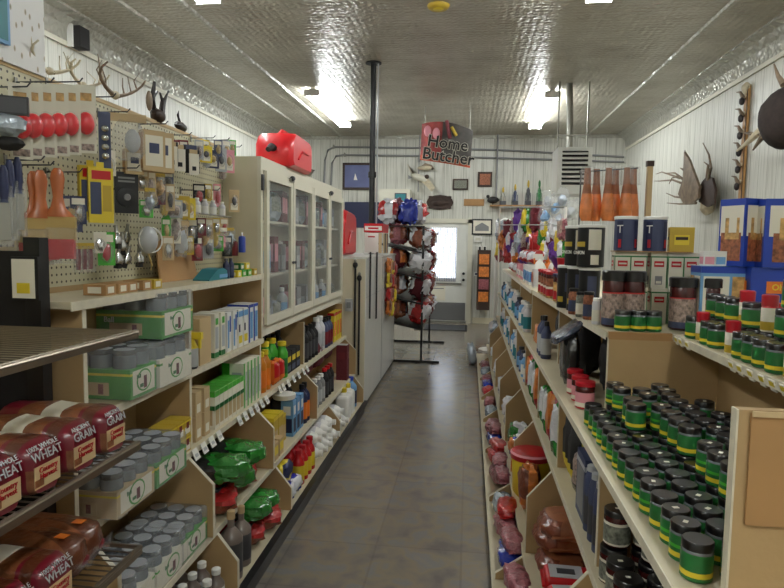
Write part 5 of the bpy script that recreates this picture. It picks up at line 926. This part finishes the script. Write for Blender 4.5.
# ------------------------------------------------------------------ back wall things
YW = YB-.002
def wallbox(name, cat, label, u0, v0, u1, v1, th, m, inner=None, parts=(), b=.02, im=None):
    a_, c_ = P(u0, v0, y=YW), P(u1, v1, y=YW); x0, x1, z1, z0 = a_.x, c_.x, a_.z, c_.z
    mb_ = MB().box(x0, x1, YW-th, YW, z0, z1, m)
    if im: mb_.box(x0+b, x1-b, YW-th-.004, YW-th, z0+b, z1-b, im)
    return one(name, cat, label, mb_, parts(x0, x1, z0, z1) if callable(parts) else parts)
M('sea', S(96,104,150), .5, var=.2, vscale=3)
wallbox('framed_picture', 'picture', 'framed blue sea picture with small white sail on the back wall', 343,163,373,190,.04,'darkbrown', im='sea', b=.05, parts=lambda a,b,c,d_: [('sail', MB().prism([(a+.24,c+.2), (a+.32,c+.2), (a+.27,c+.34)], 'y', YW-.05, YW-.045, 'white'))])
wallbox('notice_board', 'board', 'plain navy blue board on the back wall above the freezer', 345,202,390,228,.03,'navy')
wallbox('framed_picture', 'picture', 'small brown plaque with pale picture left of centre on the back wall', 453,179,468,190,.03,'darkbrown', im='photo2', b=.03)
wallbox('framed_picture', 'picture', 'small dark plaque with pale figures beside the vertical conduit', 478,172,492,187,.03,'darkbrown', im='photo1', b=.04)
def scal(a,b,c,d_):
    n = 28; pts = []
    for k in range(n): t = 2*pi*k/n; r_ = 1+.07*cos(8*t); pts.append(((a+b)/2+(b-a)/2*math.copysign(abs(cos(t))**.5, cos(t))*r_*.95, (c+d_)/2+(d_-c)/2*math.copysign(abs(sin(t))**.5, sin(t))*r_*.95))
    return pts
a_, c_ = P(427,195,y=YW), P(453,210,y=YW)
one('carved_plaque', 'plaque', 'dark carved wooden plaque with scalloped edge above the back door', MB().prism(scal(a_.x, c_.x, c_.z, a_.z), 'y', YW-.03, YW, 'darkbrown'), [('carving', MB().blob(((a_.x+c_.x)/2, YW-.03, (a_.z+c_.z)/2),(.18,.015,.08),'darkbrown',16,8,.5,3))])
wallbox('wooden_sign', 'sign', 'plain tan wooden board right of the carved plaque', 464,199,484,206,.02,'wood')
wallbox('framed_picture', 'picture', 'framed picture of a pale building on the wall beside the back door', 472,219,492,235,.03,'black', im='paper', b=.03, parts=lambda a,b,c,d_: [('drawing', MB().prism([(a+.07,c+.08), (b-.07,c+.08), (b-.07,c+.17), ((a+b)/2,c+.25), (a+.07,c+.17)], 'y', YW-.037, YW-.034, 'grey'))])
wallbox('thermostat', 'switch', 'small white thermostat under the framed building picture', 474,236,482,242,.03,'white', im='offwhite', b=.03)
for i, (u0, u1) in enumerate(((478,481.5), (483,486.5))): wallbox('light_switch', 'switch', 'black light switch beside the back door, %s one' % ('left','right')[i], u0,246,u1,252,.02,'white', im='black', b=.015)
wallbox('notice_card', 'sign', 'small white notice low on the wall beside the door', 474,272,480,276,.01,'white', im='slate', b=.02)
# duck mount
q = P(420, 178, y=YW-.12)
duck = MB().blob((0,0,0),(.2,.07,.07),'offwhite',14,10,.1,2, T=Matrix.Rotation(radians(20),4,'Y'))
one('duck_mount', 'trophy', 'mounted flying duck with spread wings on the back wall', duck, [('wing', MB().prism([(-.1,.0), (-.28,.3), (-.2,.12), (0,-.02)], 'y', -.02, .0, 'bone')), ('wing', MB().prism([(-.02,-.02), (.25,-.28), (.32,-.2), (.16,0)], 'y', -.04, -.02, 'bone')), ('head', MB().blob((.14,-.02,.02),(.05,.05,.05),'darkbrown',10,8)), ('tail', MB().prism([(-.15,0), (-.24,.06), (-.24,-.02)], 'y', -.01, .01, 'grey'))], loc=q)
one('fish_mount', 'trophy', 'small mounted bird with grey wings above the duck on the back wall', MB().blob((0,0,0),(.16,.05,.05),'bone',12,8,.1,6), [('wing', MB().prism([(-.12,0), (0,.1), (.14,.06), (.2,-.03)], 'y', -.02, 0, 'horn')), ('head', MB().blob((.15,0,-.01),(.035,.03,.03),'darkbrown',8,6))], loc=P(425,168,y=YW-.1))
# TV/microwave on bracket
q = P(397, 201, y=12.6)
one('monitor', 'monitor', 'old cream box monitor with green-grey screen on the back wall', MB().box(-.33,.28,-.25,.3,-.2,.22,'offwhite'), [('screen', MB().box(-.02,.22,-.256,-.25,-.12,.14,'dgrey').box(0,.2,-.259,-.256,-.1,.12,'teal')), ('bracket', MB().box(-.3,.25,.0,.32,-.23,-.2,'steel'))], loc=q)
# conduits on back wall
def cond(lab, pts, r=.02, yo=.04): one('conduit', 'pipe', lab, MB().tube([P(u, v, y=YW-yo) for u, v in pts], r, 'grey', 8), [('clamp', MB().cbox(P(*pts[len(pts)//2], y=YW).x, YW-.03, P(*pts[len(pts)//2], y=YW).z-.04, .03, .06, .08, 'steel'))])
cond('upper horizontal grey conduit along the back wall with bent left end', ((324,185), (325,160), (328,150), (334,147), (420,148), (500,150), (624,157)))
cond('lower horizontal grey conduit along the back wall with bent left end', ((331,185), (332,163), (336,156), (345,155), (420,156), (500,158), (624,162)))
cond('vertical grey conduit on the back wall right of the plaques', ((498,134), (497,175), (496,203)), .018, .09)
cond('thin vertical conduit above the carved plaque on the back wall', ((420,133), (419,160), (418,192)), .01, .08)
# trophy shelf
a_, c_ = P(490,205,y=YW-.1), P(552,205,y=YW-.1)
one('wall_shelf', 'shelf', 'narrow wooden shelf on the back wall carrying trophies', MB().box(a_.x,c_.x,YW-.2,YW,a_.z-.03,a_.z,'wood'), [('bracket', MB().box(a_.x+.2,a_.x+.22,YW-.15,YW,a_.z-.15,a_.z-.03,'wood'))])
tz = a_.z+.001
for i, (u, c, h_) in enumerate(((503,'steel',.36), (515,'slate',.42), (528,'dgrey',.5), (539,'green',.5))):
    p = P(u, 200, y=YW-.1); one('trophy', 'trophy', '%s trophy on the back wall shelf, %s from the left' % (('silver','slate blue','dark grey','green')[i], ORD[i]), MB().cbox(0,0,0,.12,.1,.08,'dgrey').lathe([(.03,.08,c), (.02,.12,c), (.035,h_*.6,c), (.015,h_*.7,c)], 10), [('column', MB().box(-.05,-.035,-.01,.01,.08,h_*.5,c).box(.035,.05,-.01,.01,.08,h_*.5,c)), ('figure', MB().blob((0,0,h_*.85),(.025,.02,h_*.16),'gold' if i < 3 else c,8,6))], loc=(p.x, YW-.1, tz))
p = P(492, 198, y=YW-.1); one('bird_figure', 'figurine', 'small black bird figure at the left end of the trophy shelf', MB().blob((0,0,.1),(.12,.05,.07),'blackmatte',10,7,.2,3), [('foot', MB().tube([(0,0,0), (0,0,.08)], .01, 'blackmatte')), ('head', MB().blob((-.1,0,.17),(.04,.03,.035),'blackmatte',8,6))], loc=(p.x+.02, YW-.1, tz))
# snack dispenser beside door
a_, c_ = P(478,250,y=12.5), P(489,315,y=12.5)
one('leaflet_rack', 'rack', 'dark narrow wall rack with orange and pink bags beside the door', MB().box(a_.x,c_.x,12.45,12.9,c_.z+.1,a_.z,'darkbrown'), [('bag_pocket', MB().box(a_.x+.03,c_.x-.03,12.43,12.45,a_.z-.08-.25*(k+1)+.05,a_.z-.08-.25*k,('orangebag','orangebag','pinkbag','orangebag')[k])) for k in range(4)])
# white spinner post + hanging colourful goods over the right shelves
a_ = P(497, 262, y=9.6)
one('display_stand', 'stand', 'white tubular display stand with curved top at the far right', MB().tube([(0,0,0), (0,0,a_.z+.5), (.02,0,a_.z+.6), (.1,0,a_.z+.64), (.2,0,a_.z+.6)], .035, 'white', 10), [('base', MB().lathe([(.25,0,'white'), (.25,.03,'white'), (.05,.05,'white')], 16))]+[('arm', MB().tube([(0,0,z), (.3,-.1,z)], .012, 'steel', 6)) for z in (1.5, 1.75, 2.0)], loc=(a_.x, 9.6, 0))
hg = [('bagred','red'), ('orangebag','orange'), ('yellow','yellow'), ('whitebag','white'), ('purple','purple'), ('silverbag','silver'), ('pinkbag','pink'), ('baggreen','green'), ('maroon','maroon')]
k = 0
for L_, v in enumerate((214, 225, 236, 247)):
    for i, u in enumerate((503, 511, 519, 527, 536, 545, 554, 563)):
        if L_ == 3 and i > 4: continue
        c, nm = hg[(i*2+L_*5+(i*i) % 4) % 9]; y = 8.8-i*.55+(.25 if L_ % 2 else 0); u += (-3 if L_ % 2 else 0)
        if L_ == 0 and i < 2: continue
        p = P(u, v, y=y); put(bag('hanging_pack', (.05,.07,.1), c, ('whitebag','yellow','mixprint')[k % 3] if (i+L_) % 2 else None, 200+k, ends=False, amp=.5), p-Vector((0,0,.22)), '%s pack hanging above the far right shelves, %s row, %s from the left' % (nm, ('top','second','third','bottom')[L_], ORD[i]), 'packs hanging over the far right shelves', sc=(1.25 if y > 6.5 else .8)); k += 1
a_, c_ = P(500, 207, y=8.9), P(566, 192, y=5.0)
one('hanging_grid', 'rack', 'pale wire grid from which the far right packs hang', MB().tube([(a_.x,8.9,a_.z), (P(566,207,y=5).x,5.0,P(566,207,y=5).z)], .008, 'steel').tube([(a_.x,8.9,TOP), (a_.x,8.9,a_.z)], .012, 'white').tube([(P(566,207,y=5).x,5.0,TOP), (P(566,207,y=5).x,5.0,P(566,207,y=5).z)], .012, 'white').tube([(a_.x,8.9,a_.z-.25), (P(566,207,y=5).x,5.0,P(566,225,y=5).z)], .006, 'steel'))
# clear globe bags near 540-560, 195-215
for i, (u, v) in enumerate(((548,200), (556,206), (563,198), (571,210), (545,214), (560,218))):
    p = P(u, v, y=6.0-i*.1); put(T('clear_bag', 'bag', MB().blob((0,0,0),(.06,.06,.09),'bagclear',12,9,.4,i,.8), [('contents', MB().blob((0,0,-.02),(.04,.04,.05),('lgrey','skyblue','silverbag')[i % 3],8,6,.5,i))]), p, 'clear bag hanging under the heater, %s of six' % ORD[i], 'clear bags under the heater')
# unit heater
a_, c_ = P(558,147,y=8.6), P(591,188,y=8.6); hx0, hx1, hz0, hz1 = a_.x, c_.x, c_.z, a_.z
lv = [('louver', MB().prism([(8.56,hz1-.09-k*.06), (8.60,hz1-.07-k*.06), (8.60,hz1-.085-k*.06), (8.565,hz1-.105-k*.06)], 'x', hx0+.06, hx1-.05, 'white')) for k in range(7)]
one('unit_heater', 'heater', 'white louvered unit heater hanging from the ceiling by rods', MB().box(hx0,hx1,8.62,9.15,hz0-.08,hz1,'enamel').box(hx0,hx0+.06,8.59,8.62,hz0-.08,hz1,'enamel').box(hx1-.05,hx1,8.6,8.62,hz0-.02,hz1,'enamel').box(hx0+.06,hx1-.05,8.59,8.62,hz1-.05,hz1,'enamel').box(hx0+.06,hx1-.05,8.59,8.62,hz0-.08,hz0+.04,'enamel').box(hx0+.06,hx1-.05,8.612,8.619,hz0+.04,hz1-.05,'blackmatte'),
    lv+[('hanger_rod', MB().tube([(x,8.8,hz1), (x,8.8,ZC)], .012, 'steel')) for x in (hx0+.02, hx1-.04)]+[('flue', MB().tube([((hx0+hx1)/2-.03,8.9,hz1), ((hx0+hx1)/2-.03,8.9,hz1+.2), ((hx0+hx1)/2-.06,8.9,ZC)], .045, 'steel', 12)), ('hanger_bar', MB().box(hx0,hx1,8.79,8.81,hz1+.18,hz1+.2,'steel'))])
# hanging sign Home Butcher
YS = 10.2
a_, b_, c_, d_ = P(422,124,y=YS), P(473,131,y=YS), P(470,168,y=YS), P(420,160,y=YS)
sb = MB(); n = 12; vs = []
for i in range(n+1):
    t = i/n; top = a_+(b_-a_)*t+Vector((0,0,.07*sin(pi*t)**.8)); bot = d_+(c_-d_)*t; yy = -.08*sin(pi*t)
    for f_ in (0, .15, .4, .8, 1): q = bot+(top-bot)*f_; vs.append((q.x, YS+yy, q.z))
fs = []; ms = []
for i in range(n):
    for j in range(4):
        fs.append((i*5+j, (i+1)*5+j, (i+1)*5+j+1, i*5+j+1)); ms.append('bsorange' if j == 0 else ('meat' if i < 5 else 'bsdark'))
M('bsorange', S(190,84,52), .5); M('bsdark', S(74,70,66), .4, var=.4, vscale=9); M('bstext', S(30,26,26), .5)
sb.add(vs, fs, ms, True)
cx = (a_+b_+c_+d_)/4; W_ = (b_-a_).length; tilt = atan2((b_-a_).z, (b_-a_).x)
def stx(s, size, m, dx, dz, dy, bold=.02): return ('lettering', text(s, size, m, .002, bold), Matrix.Translation((cx.x+dx, YS-.1-dy, cx.z+dz)) @ Matrix.Rotation(-tilt, 4, 'Y') @ Matrix.Rotation(pi/2, 4, 'X'))
one('hanging_sign', 'sign', 'curved Home Butcher sign with meat pictures hanging from the ceiling', sb,
    [stx('Home', .26, 'offwhite', .03, .02, .0, .045), stx('Home', .26, 'bstext', .03, .02, .006, .015), stx('Butcher', .26, 'offwhite', .04, -.19, .0, .045), stx('Butcher', .26, 'bstext', .04, -.19, .006, .015),
     ('meat_picture', MB().blob((a_.x+.1,YS-.09,cx.z+.22),(.06,.01,.09),'pink',12,8).blob((a_.x+.24,YS-.1,cx.z+.18),(.06,.01,.09),'pink',12,8).tube([(a_.x+.4,YS-.1,cx.z+.38), (a_.x+.46,YS-.1,cx.z+.1)], .03, 'darkred', 8).tube([(a_.x+.48,YS-.1,cx.z+.28), (a_.x+.56,YS-.1,cx.z+.14)], .025, 'gold', 8)),
     ('wire', MB().tube([(a_.x+.05,YS,a_.z), (a_.x+.05,YS,ZC)], .004, 'steel').tube([(b_.x-.05,YS,b_.z), (b_.x-.05,YS,ZC)], .004, 'steel'))])
# left wall vent box near ceiling
q = P(85, 36, x=XL+.2)
one('wall_speaker', 'speaker', 'small dark box with a white strip high on the left wall', MB().box(0,.12,-.02,.14,-.1,.1,'blackmatte'), [('front_strip', MB().box(.0,.05,-.05,-.02,-.11,.11,'white'))], loc=(XL+.04, q.y, q.z))
one('smoke_detector', 'detector', 'round yellowed smoke detector on the ceiling', MB().lathe([(.08,-.035,'gold'), (.1,-.02,'gold'), (.105,0,'gold')], 20), [('grille', MB().lathe([(.04,-.04,'yellow'), (.05,-.035,'yellow')], 16))], loc=(-.34, 5.97, ZC-.001))

# goods behind the cabinet glass
rr = random.Random(11)
ck = [(bottle('cabinet_bottle', .035, .2, 'lgrey', 'white', 'skyblue'), 'grey bottle'), (carton('cabinet_box', .08, .09, .17, 'grey', [(.1,.1,.9,.6,'lgrey')]), 'grey carton'), (jar('cabinet_jar', .04, .1, [(.5,'photo2'), (1,'glassjar')], 'zinc'), 'glass jar'), (carton('cabinet_box', .08, .07, .2, 'darkred', [(.1,.3,.9,.8,'pink')]), 'red carton'), (bag('cabinet_pack', (.05,.07,.07), 'silverbag', 'photo2', 5, ends=False), 'silver pack')]
for L_, z in enumerate((CZ0+.003, 1.437, 1.767)):
    for i in range(17):
        y = CY0+.11+i*.128
        t, nm = ck[rr.randrange(5)]
        
        put(t, (-1.3+rr.uniform(-.015,.02), y, z), '%s behind the cabinet glass, %s shelf, %s from camera' % (nm, ('bottom','middle','top')[L_], ORD[i]), 'goods behind the cabinet glass', sc=rr.uniform(1.0,1.3))

# keep goods clear of the dividers and backs of the shelving
DL = [((LZ[2]-.03, 1.44), (1.77, 2.5, 3.43)), ((LZ[3]-.03, LZ[2]-.03), (1.71, 2.5, 3.4, 4.35, 5.74)), ((LZ[4]-.03, LZ[3]-.03), (1.71, 2.42, 3.23, 4.22, 5.74)), ((.05, LZ[4]-.03), (1.71, 2.5, 3.32, 4.66, 5.74))]
DR = [((RZ[2]-.03, 1.27), (2.54, 3.64, 4.8, 5.9, 7.2)), ((RZ[3]-.03, RZ[2]-.03), (1.98, 2.87, 3.7, 4.55, 5.4, 6.3, 7.2, 8.1)), ((RZ[4]-.03, RZ[3]-.03), (1.98, 2.87, 3.7, 4.55, 5.4, 6.3, 7.2, 8.1)), ((.02, RZ[4]-.03), (1.98, 2.87, 3.77, 4.67, 5.5, 6.3, 7.2, 8.1))]
bpy.context.view_layer.update()
for o in list(COL.objects):
    if o.parent or o.type != 'MESH' or 'category' not in o or o.name.startswith(('shelving', 'display_cab', 'bread')): continue
    x, y, z = o.location
    side = DL if -1.42 < x < -.95 and z < 1.44 and 1.6 < y < 5.8 else DR if .1 < x < .97 and z < 1.27 and 1.2 < y < 9 else None
    if not side: continue
    bb = [o.matrix_world @ Vector(c) for c in o.bound_box]; y0, y1 = min(b.y for b in bb), max(b.y for b in bb); x0, x1 = min(b.x for b in bb), max(b.x for b in bb)
    for (za, zb), ys in side:
        if za <= z < zb:
            for q in ys:
                if y0 < q+.011 and y1 > q-.011:
                    if (y0+y1)/2 >= q: o.location.y += q+.013-y0
                    else: o.location.y -= y1-(q-.013)
                    break
    if side is DL and x0 < XBK+.002: o.location.x += XBK+.004-x0
    if side is DR and x1 > XRB-.002: o.location.x -= x1-XRB+.004

# ------------------------------------------------------------------ ceiling lights
def tubemat(nt, b, N, L, tc):
    b.inputs['Base Color'].default_value = (.9,.95,1,1); b.inputs['Emission Color'].default_value = (.93,.98,1,1); b.inputs['Emission Strength'].default_value = 48
nodemat('tube', tubemat)
fix = T('ceiling_light', 'light', MB().box(-.045,.045,0,2.4,-.06,-.015,'white').box(-.05,.05,.3,.4,-.02,0,'white').box(-.05,.05,2.0,2.1,-.02,0,'white').box(-.11,.11,-.01,.01,-.12,-.03,'white').box(-.11,.11,2.39,2.41,-.12,-.03,'white'),
    [('tube', MB().tube([(s*.08, .01, -.095), (s*.08, 2.39, -.095)], .019, 'tube', 10)) for s in (-1, 1)])
for (x, y, lab) in ((-2.3, 8.9, 'twin tube fluorescent light on the ceiling, far left'), (1.12, 9.2, 'twin tube fluorescent light on the ceiling, far right'), (-2.35, -2.45, 'twin tube fluorescent light on the ceiling behind the camera, left'), (1.05, -2.45, 'twin tube fluorescent light on the ceiling behind the camera, right'), (-2.35, 3.05, 'twin tube fluorescent light on the ceiling, near left'), (1.05, 3.3, 'twin tube fluorescent light on the ceiling, near right')):
    put(fix, (x, y, ZC-.001), lab, 'ceiling fluorescent lights')

# ------------------------------------------------------------------ world, camera
w = bpy.data.worlds.new('world'); SC.world = w; w.use_nodes = True
bg = w.node_tree.nodes['Background']; bg.inputs['Color'].default_value = (.82,.9,1,1); bg.inputs['Strength'].default_value = 3.5
cam = bpy.data.cameras.new('camera'); co = bpy.data.objects.new('camera', cam); COL.objects.link(co)
co.matrix_world = Matrix.Translation((0,0,EYE)) @ RM.to_4x4(); cam.sensor_width = 36; cam.lens = F/784*36; cam.clip_start = .05
SC.camera = co
SC.view_settings.view_transform = 'Standard'; SC.view_settings.look = 'None'; SC.view_settings.exposure = 0.72
SC.cycles.max_bounces = 7; SC.cycles.transparent_max_bounces = 12; SC.cycles.caustics_reflective = False; SC.cycles.caustics_refractive = False
SC.cycles.sample_clamp_indirect = 4
